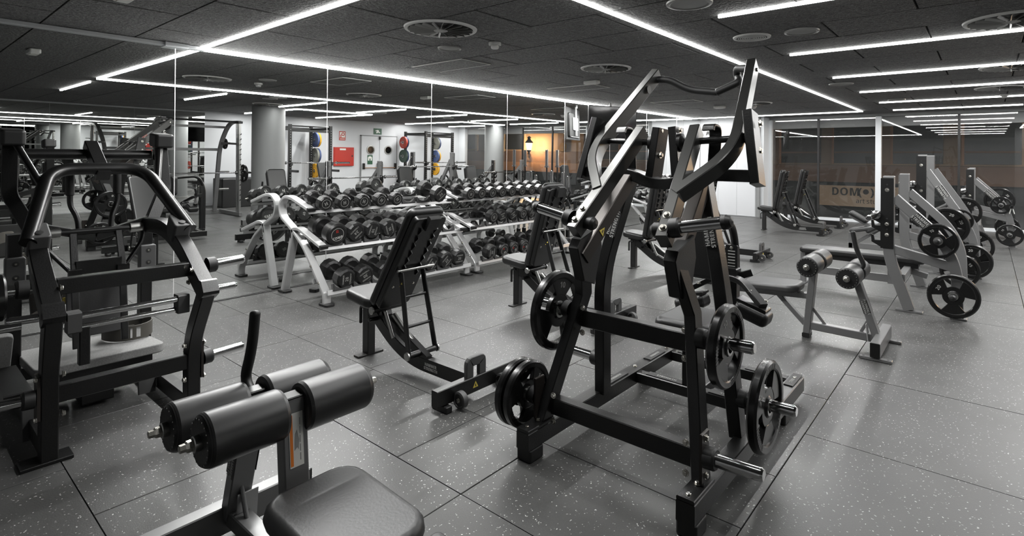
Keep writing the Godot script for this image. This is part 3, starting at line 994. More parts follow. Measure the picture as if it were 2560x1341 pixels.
	for s in [-1.0, 1.0]:
		part(t, "thigh_pad", MB.new().pad(XF(P.call(s * 0.19, 0.495, -3.25), V(0, 0, -s * 17)), V(0.20, 0.085, 0.15), 0.035, 0.03), M.vinyl)
		part(t, "pad_plate", MB.new().box(P.call(s * 0.19, 0.545, -3.25), V(0.18, 0.018, 0.10), 0.004, Basis(Vector3.BACK, deg_to_rad(-s * 16))), M.black)
		for q in [0.16, 0.25]:
			part(t, "bolt", MB.new().bolt(P.call(s * q, 0.648 - (q - 0.08) * 0.5, -3.285), Vector3.UP, 0.010), M.bolt)
	# sticker on the left arm
	part(t, "sticker", MB.new().lathe(P.call(-0.272, 1.80, -2.82), V(1, 0, 0), [[0.024, 0.0], [0.024, 0.002], [0.0, 0.002]], 18), M.dark_print)
	# plates hung on the machine
	weight_plate("black three-grip plate on the upper front horn beside the bare lower horn", 0.166, 0.042, V(-1.26 + 0.445, 0.648, -2.15), V(1, 0, 0), 0.4, "plates on the pulldown machine", "10")
	weight_plate("black three-grip plate on the pulldown's front upper horn facing the dumbbell racks", 0.195, 0.042, V(-1.26 - 0.415, 0.64, -2.15), V(-1, 0, 0), 0.2, "plates on the pulldown machine", "10")
	weight_plate("inner of two large black plates on the pulldown's low horn", 0.16, 0.04, V(-1.26 - 0.49, 0.245, -2.01), V(-1, 0, 0), 0.9, "plates on the pulldown machine", "15")
	weight_plate("outer of two large black plates on the pulldown's low horn", 0.16, 0.04, V(-1.26 - 0.545, 0.245, -2.01), V(-1, 0, 0), 0.3, "plates on the pulldown machine", "15")
	weight_plate("large black three-grip plate on the pulldown's rear horn with bright bushing", 0.20, 0.045, V(-1.26 + 0.50, 0.306, -2.48), V(1, 0, 0), 1.05, "plates on the pulldown machine", "20")

# ------------------------------------------------------------------ adjustable bench; local +x runs from the seat to the wheels
func make_bench(label: String, at: Vector3, angle: float, turn := 0.0) -> Node3D:
	var t := thing("adjustable_bench", label, "bench", at, turn, "black adjustable benches")
	part(t, "foot_plate", MB.new().box(V(0, 0.006, 0), V(0.06, 0.012, 0.20), 0.003), M.black)
	for s in [-1, 1]:
		part(t, "bolt_hole", MB.new().lathe(V(0, 0.0125, s * 0.075), Vector3.UP, [[0.009, 0.0], [0.0, 0.0005]], 12), M.dark_print)
	part(t, "front_leg", MB.new().beam([V(0, 0.01, 0), V(0, 0.38, 0)], 0.06, 0.07, V(1, 0, 0)), M.black)
	part(t, "pull_handle", MB.new().tube(fillet([V(0.0, 0.34, 0.03), V(-0.055, 0.34, 0.03), V(-0.055, 0.22, 0.03)], 0.025, 4), 0.011, 10, 0.006), M.rubber)
	part(t, "main_frame", MB.new().beam(fillet([V(0.03, 0.345, 0), V(0.42, 0.085, 0), V(1.07, 0.085, 0)], 0.24, 10), 0.055, 0.085), M.black)
	part(t, "upper_strut", MB.new().beam([V(0.17, 0.33, 0), V(0.66, 0.115, 0)], 0.05, 0.055), M.black)
	part(t, "mast", MB.new().beam([V(0.20, 0.37, 0), V(0.27, 0.20, 0)], 0.05, 0.05, V(1, 0, 0)), M.black)
	part(t, "link", MB.new().beam([V(0.27, 0.36, 0.05), V(0.36, 0.20, 0.05)], 0.012, 0.03, V(1, 0, 0)), M.steel)
	part(t, "spring_pin", MB.new().lathe(V(0.14, 0.285, 0.03), V(0, 0, 1), [[0.014, 0.0], [0.014, 0.06], [0.0, 0.062]], 14), M.black)
	part(t, "gas_strut", MB.new().tube([V(0.30, 0.335, 0.0), V(0.56, 0.15, 0.0)], 0.02, 12), M.steel)
	# seat
	part(t, "seat", MB.new().pad(XF(V(0.055, 0.425, 0), V(0, 0, -6)), V(0.33, 0.075, 0.29), 0.07, 0.028), M.vinyl)
	part(t, "seat_base", MB.new().box(V(0.07, 0.378, 0), V(0.24, 0.02, 0.12), 0.004), M.black)
	# backrest
	var a := deg_to_rad(angle)
	var d := V(cos(a), sin(a), 0)
	var nrm := V(-sin(a), cos(a), 0)
	var o := V(0.215, 0.405, 0)
	var xf := Transform3D(Basis(d, nrm, V(0, 0, 1)), o + d * 0.40 + nrm * 0.005)
	part(t, "backrest", MB.new().pad(xf, V(0.80, 0.06, 0.28), 0.05, 0.026), M.vinyl)
	var shell := part(t, "back_shell", MB.new().pad(Transform3D(xf.basis, o + d * 0.40 - nrm * 0.048), V(0.75, 0.05, 0.25), 0.035, 0.012), M.black)
	part(t, "head_stop", MB.new().box(o + d * 0.745 - nrm * 0.085, V(0.10, 0.035, 0.085), 0.006, Basis(d, nrm, V(0, 0, 1))), M.rubber)
	for q in [[0.60, 0.06], [0.60, -0.06], [0.22, 0.08], [0.22, -0.08]]:
		part(t, "bolt", MB.new().bolt(o + d * q[0] - nrm * 0.073 + V(0, 0, q[1]), -nrm, 0.006), M.bolt)
	# toothed adjuster behind the pad
	var poly := PackedVector2Array()
	poly.append(Vector2(0.30, 0.0))
	for k in 7:
		poly.append(Vector2(0.30 + k * 0.06, -0.036))
		poly.append(Vector2(0.335 + k * 0.06, -0.048))
		poly.append(Vector2(0.345 + k * 0.06, -0.026))
	poly.append(Vector2(0.72, 0.0))
	for s in [-1, 1]:
		part(t, "tooth_rack", MB.new().prism(Transform3D(Basis(d, nrm, V(0, 0, 1)), o - nrm * 0.045 + V(0, 0, s * 0.062)), poly, 0.008), M.black)
	# ladder legs
	var top := o + d * 0.36 - nrm * 0.095
	for s in [-1, 1]:
		part(t, "ladder_leg", MB.new().beam([top + V(0, 0, s * 0.085), V(0.60, 0.15, s * 0.105)], 0.014, 0.042, V(1, 0, 0)), M.black)
		part(t, "pivot_cap", MB.new().lathe(V(0.60, 0.15, s * 0.112), V(0, 0, s), [[0.026, 0.0], [0.026, 0.01], [0.02, 0.014], [0.0, 0.014]], 20), M.steel)
		part(t, "pivot_cap", MB.new().lathe(o + V(0.015, -0.03, s * 0.125), V(0, 0, s), [[0.026, 0.0], [0.026, 0.01], [0.02, 0.014], [0.0, 0.014]], 20), M.steel)
	for f in [0.30, 0.66]:
		var c := top.lerp(V(0.60, 0.15, 0), f)
		part(t, "rung", MB.new().tube([c - V(0, 0, 0.09), c + V(0, 0, 0.09)], 0.011, 10), M.black)
	part(t, "ladder_axle", MB.new().tube([V(0.60, 0.15, -0.112), V(0.60, 0.15, 0.112)], 0.02, 14), M.black)
	part(t, "seat_axle", MB.new().tube([o + V(0.015, -0.03, -0.125), o + V(0.015, -0.03, 0.125)], 0.02, 14), M.black)
	var bar := top + d * 0.02
	part(t, "lock_bar", MB.new().tube([bar - V(0, 0, 0.17), bar + V(0, 0, 0.12)], 0.009, 10), M.steel)
	# wheels end
	part(t, "rear_bar", MB.new().beam([V(1.09, 0.085, -0.30), V(1.09, 0.085, 0.30)], 0.05, 0.09), M.black)
	for s in [-1, 1]:
		part(t, "floor_pad", MB.new().pad(XF(V(1.075, 0.018, s * 0.235)), V(0.13, 0.036, 0.045), 0.01, 0.006), M.rubber)
		part(t, "wheel_bracket", MB.new().box(V(1.13, 0.075, s * 0.155), V(0.05, 0.03, 0.012), 0.003), M.black)
		part(t, "wheel", MB.new().lathe(V(1.15, 0.055, s * 0.165 - 0.017), V(0, 0, 1), [[0.0, 0.004], [0.034, 0.004], [0.036, 0.0], [0.047, 0.002], [0.047, 0.032], [0.036, 0.034], [0.034, 0.03], [0.0, 0.03]], 24), M.rubber_grey, "grey rubber transport wheel")
		part(t, "bolt", MB.new().bolt(V(1.15, 0.055, s * 0.165 + 0.016), V(0, 0, 1), 0.010), M.bolt)
	part(t, "lift_grip", MB.new().beam(fillet([V(1.09, 0.12, -0.05), V(1.09, 0.215, -0.05), V(1.09, 0.215, 0.05), V(1.09, 0.12, 0.05)], 0.016, 3), 0.055, 0.028, V(1, 0, 0)), M.rubber_grey)
	for s in [-1, 1]:
		part(t, "grip_hole", MB.new().lathe(V(1.09, 0.2295, s * 0.025), Vector3.UP, [[0.012, 0.0], [0.0, 0.0005]], 14), M.dark_print)
	brand(t, facing(V(0.72, 0.085, 0.0285), V(0, 0, 1)), 0.019, M.dark_print)
	warn_sign(t, facing(V(1.116, 0.085, 0.02), V(1, 0, 0)), 0.020)
	warn_sign(t, facing(top.lerp(V(0.60, 0.15, 0), 0.15) + V(0.0, 0.0, 0.094), V(0, 0, 1), V(0.2, 1, 0)), 0.020)
	return t

func benches() -> void:
	make_bench("black adjustable bench, backrest low, beside the silver dumbbell rack end", V(-3.42, 0, -2.21), 57)
	make_bench("black adjustable bench, backrest steep, behind the pulldown's low pair of plates", V(-3.48, 0, -3.85), 74)
	make_bench("black adjustable bench seen between the pulldown machine's rear uprights", V(-3.53, 0, -6.12), 80)
	make_bench("black adjustable bench whose toothed backrest stands before the white wall", V(-3.53, 0, -7.75), 80)
	make_bench("black adjustable bench beside the white window post", V(-3.45, 0, -11.1), 79)
	make_bench("black adjustable bench set closest to the long window", V(-3.43, 0, -12.5), 79)

# ------------------------------------------------------------------ decline bench with foam rollers; local +x towards the T foot
func roller(parent: Node, c: Vector3, half: float, r: float, gap: float) -> void:
	part(parent, "roller_axle", MB.new().tube([c - V(0, 0, half + 0.03), c + V(0, 0, half + 0.03)], 0.011, 12), M.steel)
	for s in [-1.0, 1.0]:
		var l := half - gap
		var o := part(parent, "foam_roller", MB.new().lathe(c + V(0, 0, s * gap), V(0, 0, s), [[0.0, 0.0], [r - 0.014, 0.0], [r - 0.004, 0.004], [r, 0.014], [r, l - 0.014], [r - 0.004, l - 0.004], [r - 0.014, l], [0.0, l]], 32), M.roller, "foam roller in grey-black vinyl")
		part(o, "end_cap", MB.new().lathe(c + V(0, 0, s * half), V(0, 0, s), [[r - 0.002, -0.008], [r - 0.01, 0.003], [0.0, 0.003]], 32), M.vinyl)
		var st := MB.new()
		for k in 20:
			var a := TAU * k / 20.0
			st.box(c + V(cos(a) * (r - 0.013), sin(a) * (r - 0.013), s * (half + 0.003)), V(0.004, 0.004, 0.003), 0.001)
		part(o, "stitches", st, M.label_grey)
		part(parent, "washer", MB.new().lathe(c + V(0, 0, s * half), V(0, 0, s), [[0.023, 0.0], [0.023, 0.018], [0.02, 0.02], [0.0, 0.02]], 20), M.steel)
		part(parent, "nut", MB.new().lathe(c + V(0, 0, s * (half + 0.018)), V(0, 0, s), [[0.0165, 0.0], [0.0165, 0.016], [0.012, 0.02], [0.0115, 0.034], [0.0, 0.036]], 6, true), M.bolt)

func make_decline(label: String, at: Vector3, turn: float, pad_mat: Material) -> void:
	var t := thing("decline_bench", label, "bench", at, turn, "grey decline benches with foam rollers")
	roller(t, V(0, 0.592, 0), 0.255, 0.077, 0.028)
	roller(t, V(0.268, 0.545, 0), 0.255, 0.077, 0.028)
	part(t, "post", MB.new().beam([V(-0.055, 0.035, 0), V(0.0, 0.635, 0)], 0.05, 0.078, V(0, 0, 1)), M.grey_steel)
	part(t, "post", MB.new().beam([V(0.425, 0.09, 0), V(0.262, 0.58, 0)], 0.05, 0.078, V(0, 0, 1)), M.grey_steel)
	part(t, "post_cap", MB.new().box(V(0.0, 0.638, 0), V(0.056, 0.008, 0.082), 0.003), M.rubber)
	part(t, "rubber_foot", MB.new().box(V(-0.057, 0.018, 0), V(0.055, 0.036, 0.085), 0.006), M.rubber)
	part(t, "base_bar", MB.new().beam([V(-0.03, 0.095, 0), V(0.43, 0.085, 0)], 0.062, 0.058), M.grey_steel)
	part(t, "gusset", MB.new().beam([V(-0.022, 0.235, 0), V(0.075, 0.115, 0)], 0.012, 0.022), M.grey_steel)
	part(t, "gusset", MB.new().beam([V(0.375, 0.225, 0), V(0.315, 0.105, 0)], 0.012, 0.022), M.grey_steel)
	part(t, "cross_foot", MB.new().beam([V(0.45, 0.078, -0.285), V(0.45, 0.078, 0.285)], 0.062, 0.10), M.grey_steel)
	for s in [-1.0, 1.0]:
		part(t, "end_cap", MB.new().box(V(0.45, 0.078, s * 0.288), V(0.06, 0.098, 0.008), 0.002), M.black)
		var f := part(t, "floor_plate", MB.new().box(V(0.45, 0.012, s * 0.255), V(0.20, 0.016, 0.045), 0.003), M.grey_steel)
		for q in [-0.075, 0.075]:
			part(f, "bolt_hole", MB.new().lathe(V(0.45 + q, 0.0205, s * 0.255), Vector3.UP, [[0.009, 0.0], [0.0, 0.0004]], 12), M.dark_print)
	part(t, "handle", MB.new().tube(fillet([V(0.262, 0.555, 0.0), V(0.345, 0.60, 0.0), V(0.285, 0.725, 0.0), V(0.262, 0.85, 0.0)], 0.06, 6), 0.0175, 16, 0.012), M.rubber)
	part(t, "handle_plate", MB.new().box(V(0.265, 0.575, 0), V(0.06, 0.03, 0.15), 0.004), M.black)
	var along := V(-0.163, 0.49, 0).normalized()
	var nz := V(0, 0, 1)
	for s in [-1.0, 1.0]:
		brand(t, Transform3D(Basis(along * s, nz.cross(along) , nz * s), V(0.352, 0.31, s * 0.0405)), 0.016, M.dark_print)
	# pad on its hinged frame
	part(t, "seat_pad", MB.new().pad(XF(V(-0.315, 0.372, 0), V(0, 0, 2.5)), V(0.44, 0.065, 0.31), 0.085, 0.028), pad_mat)
	part(t, "back_pad", MB.new().pad(XF(V(-0.62, 0.352, 0), V(0, 0, 5)), V(0.14, 0.065, 0.29), 0.03, 0.028), pad_mat)
	part(t, "pad_rail", MB.new().beam([V(-0.04, 0.325, 0), V(-0.70, 0.295, 0)], 0.06, 0.045), M.grey_steel)
	part(t, "pad_strut", MB.new().beam([V(-0.07, 0.10, 0), V(-0.27, 0.30, 0)], 0.05, 0.035), M.grey_steel)
	part(t, "foot_shield", MB.new().box(V(0.365, 0.125, 0.02), V(0.006, 0.125, 0.07), 0.002, Basis(Vector3.BACK, 0.12)), M.silver, "bare grey metal plate")
	for y in [0.06, 0.20, 0.30]:
		part(t, "bolt", MB.new().bolt(V(-0.045 + y * 0.08 - 0.03, y, 0.0), V(-1, 0.1, 0), 0.012), M.bolt)
	# printed safety label on the face towards the pad
	var up := V(0.055, 0.60, 0).normalized()
	var nx := V(-up.y, up.x, 0)
	var c := V(-0.055, 0.035, 0) + up * 0.475 + nx * 0.0262
	var lab := part(t, "safety_label", MB.new().box(Vector3.ZERO, V(0.044, 0.165, 0.0012), 0.0004), M.label_white, "white safety label with an orange strip")
	lab.transform = facing(c, nx, up)
	part(lab, "orange_strip", MB.new().box(V(-0.0155, 0, 0.0008), V(0.009, 0.155, 0.0008), 0.0002), M.orange)
	part(lab, "drawing", MB.new().prism(XF(V(0.002, -0.002, 0.0008)), PackedVector2Array([Vector2(-0.009, -0.03), Vector2(0.0, -0.022), Vector2(0.004, -0.03), Vector2(0.007, 0.0), Vector2(0.0, 0.032), Vector2(-0.006, 0.02), Vector2(-0.008, 0.0)]), 0.0006), M.label_grey)
	for k in 5:
		part(lab, "print_line", MB.new().box(V(0.012, -0.055 + k * 0.027, 0.0008), V(0.0022, 0.022, 0.0006), 0.0002), M.label_grey)

func decline_benches() -> void:
	make_decline("grey decline bench with four foam rollers and an orange striped label", V(-1.725, 0, -0.835), 180, M.vinyl_grey)
	make_decline("grey decline bench with foam rollers beside the flat press bench", V(-1.05, 0, -4.64), 0, M.vinyl_grey)

# ------------------------------------------------------------------ bench press stations, bench along x
func make_press(kind: String, label: String, at: Vector3, top: float, loads: Array) -> void:
	var t := thing("bench_press_station", label, "bench press", at)
	var hz := 0.62
	for s in [-1.0, 1.0]:
		var z: float = s * hz
		part(t, "upright", MB.new().beam(fillet([V(0, top, z), V(0, 0.50, z), V(0.165, 0.02, z)], 0.12, 5), 0.075, 0.09, V(1, 0, 0)), M.grey_steel)
		part(t, "upright_face", MB.new().box(V(-0.01, (top + 0.56) / 2.0, z + s * 0.040), V(0.105, top - 0.58, 0.008), 0.003), M.black if s > 0.0 else M.grey_steel)
		part(t, "upright_cap", MB.new().box(V(0, top + 0.004, z), V(0.092, 0.012, 0.078), 0.004), M.silver)
		part(t, "foot_plate", MB.new().box(V(0.165, 0.008, z), V(0.21, 0.014, 0.07), 0.003), M.grey_steel)
		part(t, "storage_post", MB.new().beam(fillet([V(0.045, top - 0.19, z), V(0.40, 0.70, z), V(0.515, 0.45, z), V(0.525, 0.015, z)], 0.16, 6), 0.06, 0.085, V(1, 0, 0)), M.grey_steel)
		part(t, "lower_brace", MB.new().beam([V(0.04, 0.565, z), V(0.49, 0.45, z)], 0.055, 0.08), M.grey_steel)
		part(t, "post_foot", MB.new().box(V(0.53, 0.007, z), V(0.12, 0.014, 0.10), 0.003), M.grey_steel)
		for y in [top - 0.12, top - 0.44, 0.70]:
			part(t, "bolt", MB.new().bolt(V(-0.01, y, z + s * 0.045), V(0, 0, s), 0.013), M.bolt)
			part(t, "bolt_hole", MB.new().lathe(V(-0.01, y + 0.05, z + s * 0.0445), V(0, 0, s), [[0.008, 0.0], [0.0, 0.0005]], 12), M.dark_print)
			part(t, "bolt", MB.new().bolt(V(-0.05, y + 0.02, z), V(-1, 0, 0), 0.008), M.bolt)
		# hooks for the bar
		for y in [top - 0.38, 0.78, 0.64]:
			var hook := PackedVector2Array([Vector2(0.0, 0.06), Vector2(-0.02, 0.06), Vector2(-0.02, 0.0), Vector2(-0.075, 0.0), Vector2(-0.085, 0.045), Vector2(-0.105, 0.055), Vector2(-0.10, -0.02), Vector2(-0.03, -0.06), Vector2(0.0, -0.06)])
			part(t, "bar_hook", MB.new().prism(XF(V(-0.04, y, z)), hook, 0.028, 0.003), M.black)
		for q in [[0.385, 0.685], [0.495, 0.215]]:
			horn(t, V(q[0], q[1], z + s * 0.03), V(q[0], q[1] + 0.008, z + s * 0.22))
			part(t, "horn_cap", MB.new().lathe(V(q[0], q[1] + 0.008, z + s * 0.215), V(0, 0, s), [[0.027, -0.006], [0.028, 0.012], [0.018, 0.028], [0.0, 0.032]], 18), M.rubber)
		var along := (V(0.40, 0.70, 0) - V(0.045, top - 0.19, 0)).normalized()
		brand(t, Transform3D(Basis(along * s, V(0, 0, 1).cross(along), V(0, 0, s)), V(0.045, top - 0.19, z + s * 0.0315) + along * 0.30), 0.026, M.dark_print)
	part(t, "back_brace", MB.new().beam([V(0.10, 0.30, -hz), V(0.10, 0.30, hz)], 0.06, 0.07), M.grey_steel)
	part(t, "bolt", MB.new().bolt(V(-0.05, 0.33, 0.10), V(0, 0, 1), 0.013), M.bolt)
	part(t, "center_leg", MB.new().beam([V(-0.02, 0.12, 0), V(-0.02, 0.36, 0)], 0.07, 0.12, V(1, 0, 0)), M.grey_steel)
	part(t, "long_bar", MB.new().beam([V(-0.93, 0.17, 0), V(0.02, 0.17, 0)], 0.055, 0.075), M.grey_steel)
	part(t, "front_leg", MB.new().beam([V(-0.90, 0.015, 0), V(-0.90, 0.35, 0)], 0.055, 0.055, V(1, 0, 0)), M.grey_steel)
	part(t, "front_foot", MB.new().box(V(-0.90, 0.01, 0), V(0.06, 0.02, 0.42), 0.004), M.grey_steel)
	if kind == "flat":
		part(t, "bench_pad", MB.new().pad(XF(V(-0.335, 0.395, 0)), V(1.16, 0.065, 0.28), 0.04, 0.025), M.vinyl)
		part(t, "pad_tray", MB.new().box(V(-0.335, 0.34, 0), V(1.05, 0.05, 0.20), 0.005), M.black)
		part(t, "spotter_step", MB.new().beam([V(0.02, 0.30, 0.0), V(0.26, 0.24, 0.0)], 0.055, 0.055), M.grey_steel)
	else:
		part(t, "seat_pad", MB.new().pad(XF(V(-0.74, 0.42, 0), V(0, 0, 12)), V(0.34, 0.06, 0.28), 0.05, 0.025), M.vinyl_grey)
		part(t, "bench_pad", MB.new().pad(XF(V(-0.36, 0.60, 0), V(0, 0, 32)), V(0.80, 0.06, 0.28), 0.05, 0.025), M.vinyl_grey)
		part(t, "pad_tray", MB.new().beam([V(-0.68, 0.36, 0), V(-0.05, 0.74, 0)], 0.20, 0.04), M.grey_steel)
		part(t, "front_pad_arm", MB.new().beam([V(-0.92, 0.60, 0), V(-0.58, 0.42, 0)], 0.05, 0.045), M.grey_steel)
		part(t, "knee_pad", MB.new().pad(XF(V(-0.80, 0.585, 0), V(0, 0, -30)), V(0.26, 0.055, 0.22), 0.04, 0.024), M.vinyl)
		part(t, "pad_strut", MB.new().beam([V(-0.86, 0.19, 0), V(-0.55, 0.42, 0)], 0.045, 0.045), M.grey_steel)
	for l in loads:
		var q: Array = [[0.385, 0.685], [0.495, 0.215]][l[1]]
		weight_plate(l[0], l[3], 0.042, at + V(q[0], q[1], l[2] * (hz + 0.09 + l[4])), V(0, 0, l[2]), l[5], "plates on the bench press stations", l[6])

func press_stations() -> void:
	make_press("flat", "grey flat bench press station with a long padded bench beside the decline bench", V(-0.72, 0, -6.62), 1.24, [
		["mid-size black plate on the flat press station's upper near horn", 0, 1.0, 0.152, 0.0, 0.5, "10"],
		["large black three-grip plate on the flat press station's low near horn", 1, 1.0, 0.192, 0.0, PI / 3, "20"],
		["large black plate on the flat press station's far upper horn", 0, -1.0, 0.20, 0.0, 0.3, "20"],
		["second large black plate on the flat press station's far upper horn", 0, -1.0, 0.20, 0.05, 1.2, "20"],
		["large black plate on the flat press station's far low horn", 1, -1.0, 0.18, 0.0, 0.9, "15"],
	])
	make_press("incline", "grey incline bench press station with tall uprights and a raised knee pad", V(-0.63, 0, -8.85), 1.46, [
		["small black plate on the incline press station's upper horn", 0, 1.0, 0.13, 0.0, 0.2, "5"],
		["large black plate on the incline press station's low horn", 1, 1.0, 0.20, 0.0, 0.7, "20"],
		["second large black plate on the incline press station's low horn", 1, 1.0, 0.20, 0.05, 0.1, "20"],
		["large black plate on the incline press station's far low horn", 1, -1.0, 0.225, 0.0, 0.4, "20"],
		["large black plate on the incline press station's far upper horn", 0, -1.0, 0.20, 0.0, 0.4, "15"],
	])
	make_press("incline", "grey bench press station closest to the window with bare uprights", V(-0.21, 0, -12.05), 1.26, [
		["small black plate on the window press station's upper horn", 0, 1.0, 0.14, 0.0, 0.2, "5"],
		["mid-size black plate on the window press station's low horn", 1, 1.0, 0.175, 0.0, 0.9, "15"],
		["large black plate on the window press station's far upper horn", 0, -1.0, 0.225, 0.0, 0.9, "20"],
		["black plate on the window press station's far low horn", 1, -1.0, 0.18, 0.0, 0.9, "15"],
	])
	barbell("chrome barbell resting in the hooks of the flat press station", V(-0.815, 0.885, -6.62), V(0, 0, 1), 2.2, "barbells on the press stations")
	barbell("chrome barbell resting in the hooks of the incline press station", V(-0.725, 1.105, -8.85), V(0, 0, 1), 2.2, "barbells on the press stations")
	barbell("chrome barbell resting in the hooks of the press station by the window", V(-0.305, 0.905, -12.05), V(0, 0, 1), 2.2, "barbells on the press stations")
	for q in [V(-0.30, 0.60, -11.32)]:
		var c := thing("bar_clip", "pair of spring clips hanging on the window press station's brace", "bar clip", V(0.31, 0.66, -11.33))
		part(c, "spring", MB.new().lathe(Vector3.ZERO, V(0, 0, 1), [[0.026, 0.0], [0.03, 0.0], [0.03, 0.03], [0.026, 0.03], [0.026, 0.0]], 20), M.chrome)
		for s in [-1.0, 1.0]:
			part(c, "grip", MB.new().tube([V(s * 0.012, -0.026, 0.015), V(s * 0.03, -0.10, 0.015)], 0.006, 8, 0.004), M.label_white)

# ------------------------------------------------------------------ dumbbells
var bell_cache := {}
func dumbbell(r: float, label: String, group: String, at: Vector3, mark: String, style: String, spin: float, tilt := -11.0) -> void:
	var key := "%f|%s|%s" % [r, mark, style]
	var half := 0.075 + r * 0.55            # centre to the middle of a head
	var hw := r * 1.05 + 0.012              # head width
	var t := thing("dumbbell", label, "dumbbell", at, 0, group)
	t.rotation_degrees.z = tilt
	if not bell_cache.has(key):
		var heads := []
		for s in [-1.0, 1.0]:
			var m := MB.new()
			var seg := 12 if style != "round" else 40
			m.lathe(V(s * (half - hw / 2), 0, 0), V(s, 0, 0), [[0.0, 0.0], [r * 0.78, 0.0], [r, r * 0.16], [r, hw - r * 0.16], [r * 0.84, hw], [r * 0.70, hw], [r * 0.68, hw - 0.004], [0.0, hw - 0.004]], seg, style != "round")
			heads.append(m.mesh())
		var g := MB.new().lathe(V(-(half - hw / 2) - 0.004, 0, 0), V(1, 0, 0), [[0.015, 0.0], [0.0165, (half - hw / 2) * 0.5], [0.0175, (half - hw / 2)], [0.0165, (half - hw / 2) * 1.5], [0.015, (half - hw / 2) * 2 + 0.008]], 16).mesh()
		var ring := MB.new().lathe(V(half + hw / 2 - 0.004, 0, 0), V(1, 0, 0), [[r * 0.60, 0.0], [r * 0.60, 0.0022], [r * 0.56, 0.0022], [r * 0.56, 0.0]], 28).mesh()
		bell_cache[key] = [heads, g, ring]
	var c: Array = bell_cache[key]
	for s in 2:
		var h := part(t, "head", c[0][s], M.head)
	part(t, "handle", c[1], M.chrome, "chrome grip")
	var face := V(half + hw / 2 - 0.0035, 0, 0)
	var yv := V(0, cos(spin), sin(spin))
	var xf := facing(face, V(1, 0, 0), yv)
	if style == "logo":
		part(t, "face_ring", c[2], M.label_grey)
		lettering(t, "H", r * 0.5, xf, M.soft_print)
	elif style == "round":
		part(t, "face_ring", c[2], M.label_grey)
		lettering(t, mark, r * 0.24, facing(face - yv * r * 0.3, V(1, 0, 0), yv), M.white_print)
		lettering(t, "II", r * 0.24, facing(face + yv * r * 0.3, V(1, 0, 0), yv), M.red_print)
	else:
		lettering(t, mark, r * 0.32, xf, M.soft_print)
		lettering(t, "HAMMER", r * 0.16, facing(face + yv * r * 0.38, V(1, 0, 0), yv), M.soft_print)
		lettering(t, "STRENGTH", r * 0.16, facing(face - yv * r * 0.38, V(1, 0, 0), yv), M.soft_print)
	# opposite face, seen in the mirror
	var bxf := facing(-face, V(-1, 0, 0), yv)
	lettering(t, mark if style != "logo" else "H", r * (0.32 if style != "logo" else 0.5), bxf, M.soft_print)

# ------------------------------------------------------------------ three tier rack against the mirror
func make_rack(label: String, z0: float, len_: float, tiers_full := true) -> Node3D:
	var t := thing("dumbbell_rack", label, "dumbbell rack", V(-5.25, 0, z0))
	var L := func(x: float, y: float, z: float) -> Vector3: return V(x + 5.25, y, z)
	for z in [0.0, -len_]:
		part(t, "front_leg", MB.new().beam(fillet([L.call(-4.83, 0.02, z), L.call(-4.83, 0.11, z), L.call(-5.22, 0.51, z), L.call(-5.46, 0.665, z), L.call(-5.70, 0.775, z), L.call(-5.735, 0.90, z), L.call(-5.64, 0.985, z), L.call(-5.50, 0.985, z), L.call(-5.14, 0.885, z)], 0.075, 6), 0.034, 0.075, V(0, 0, 1), 0.006), M.silver)
		part(t, "rear_leg", MB.new().beam([L.call(-5.655, 0.02, z), L.call(-5.44, 0.66, z)], 0.075, 0.05, V(1, 0, 0), 0.008), M.silver)
		part(t, "tier_arm", MB.new().beam(fillet([L.call(-5.47, 0.575, z), L.call(-5.46, 0.665, z), L.call(-5.34, 0.685, z), L.call(-4.90, 0.545, z)], 0.06, 5), 0.034, 0.075, V(0, 0, 1), 0.006), M.silver)
		part(t, "arm_cap", MB.new().box(L.call(-5.128, 0.882, z), V(0.03, 0.036, 0.078), 0.005, Basis(Vector3.BACK, -0.27)), M.rubber)
		part(t, "arm_cap", MB.new().box(L.call(-4.888, 0.542, z), V(0.03, 0.036, 0.078), 0.005, Basis(Vector3.BACK, -0.3)), M.rubber)
		for x in [-4.83, -5.655]:
			part(t, "foot", MB.new().pad(Transform3D(Basis(), L.call(x, 0.012, z)), V(0.16, 0.024, 0.10), 0.035, 0.006), M.rubber)
		for q in [[-4.905, 0.205], [-5.05, 0.345]]:
			part(t, "bolt", MB.new().bolt(L.call(q[0] - 0.005, q[1], z + (0.038 if z == 0.0 else -0.038)), V(0, 0, 1 if z == 0.0 else -1), 0.010), M.bolt)
	# two rails to each tier, with rubber saddles between them
	for tier in [[-5.40, 0.925, -5.14, 0.862], [-5.22, 0.605, -4.93, 0.522], [-5.05, 0.195, -4.78, 0.125]]:
		for k in [0, 2]:
			part(t, "tier_rail", MB.new().beam([L.call(tier[k], tier[k + 1], 0.02), L.call(tier[k], tier[k + 1], -len_ - 0.02)], 0.014, 0.05, V(-0.25, 1, 0)), M.silver)
		var nsad := int(len_ / 0.205)
		for k in nsad:
			var z := -0.12 - k * 0.205
			for q in [0, 2]:
				var sp := PackedVector2Array()
				for j in 9:
					var a := PI + PI * j / 8.0
					sp.append(Vector2(cos(a) * 0.075, sin(a) * 0.05 + 0.055))
				sp.append(Vector2(0.088, 0.055))
				sp.append(Vector2(0.088, -0.012))
				sp.append(Vector2(-0.088, -0.012))
				sp.append(Vector2(-0.088, 0.055))
				part(t, "saddle", MB.new().prism(Transform3D(Basis(V(0, 0, 1), V(-0.24, 0.97, 0), V(-0.97, -0.24, 0)), L.call(tier[q], tier[q + 1] + 0.022, z)), sp, 0.045, 0.003), M.rubber)
	return t

const NTH := ["first", "second", "third", "fourth", "fifth", "sixth", "seventh", "eighth", "ninth", "tenth"]

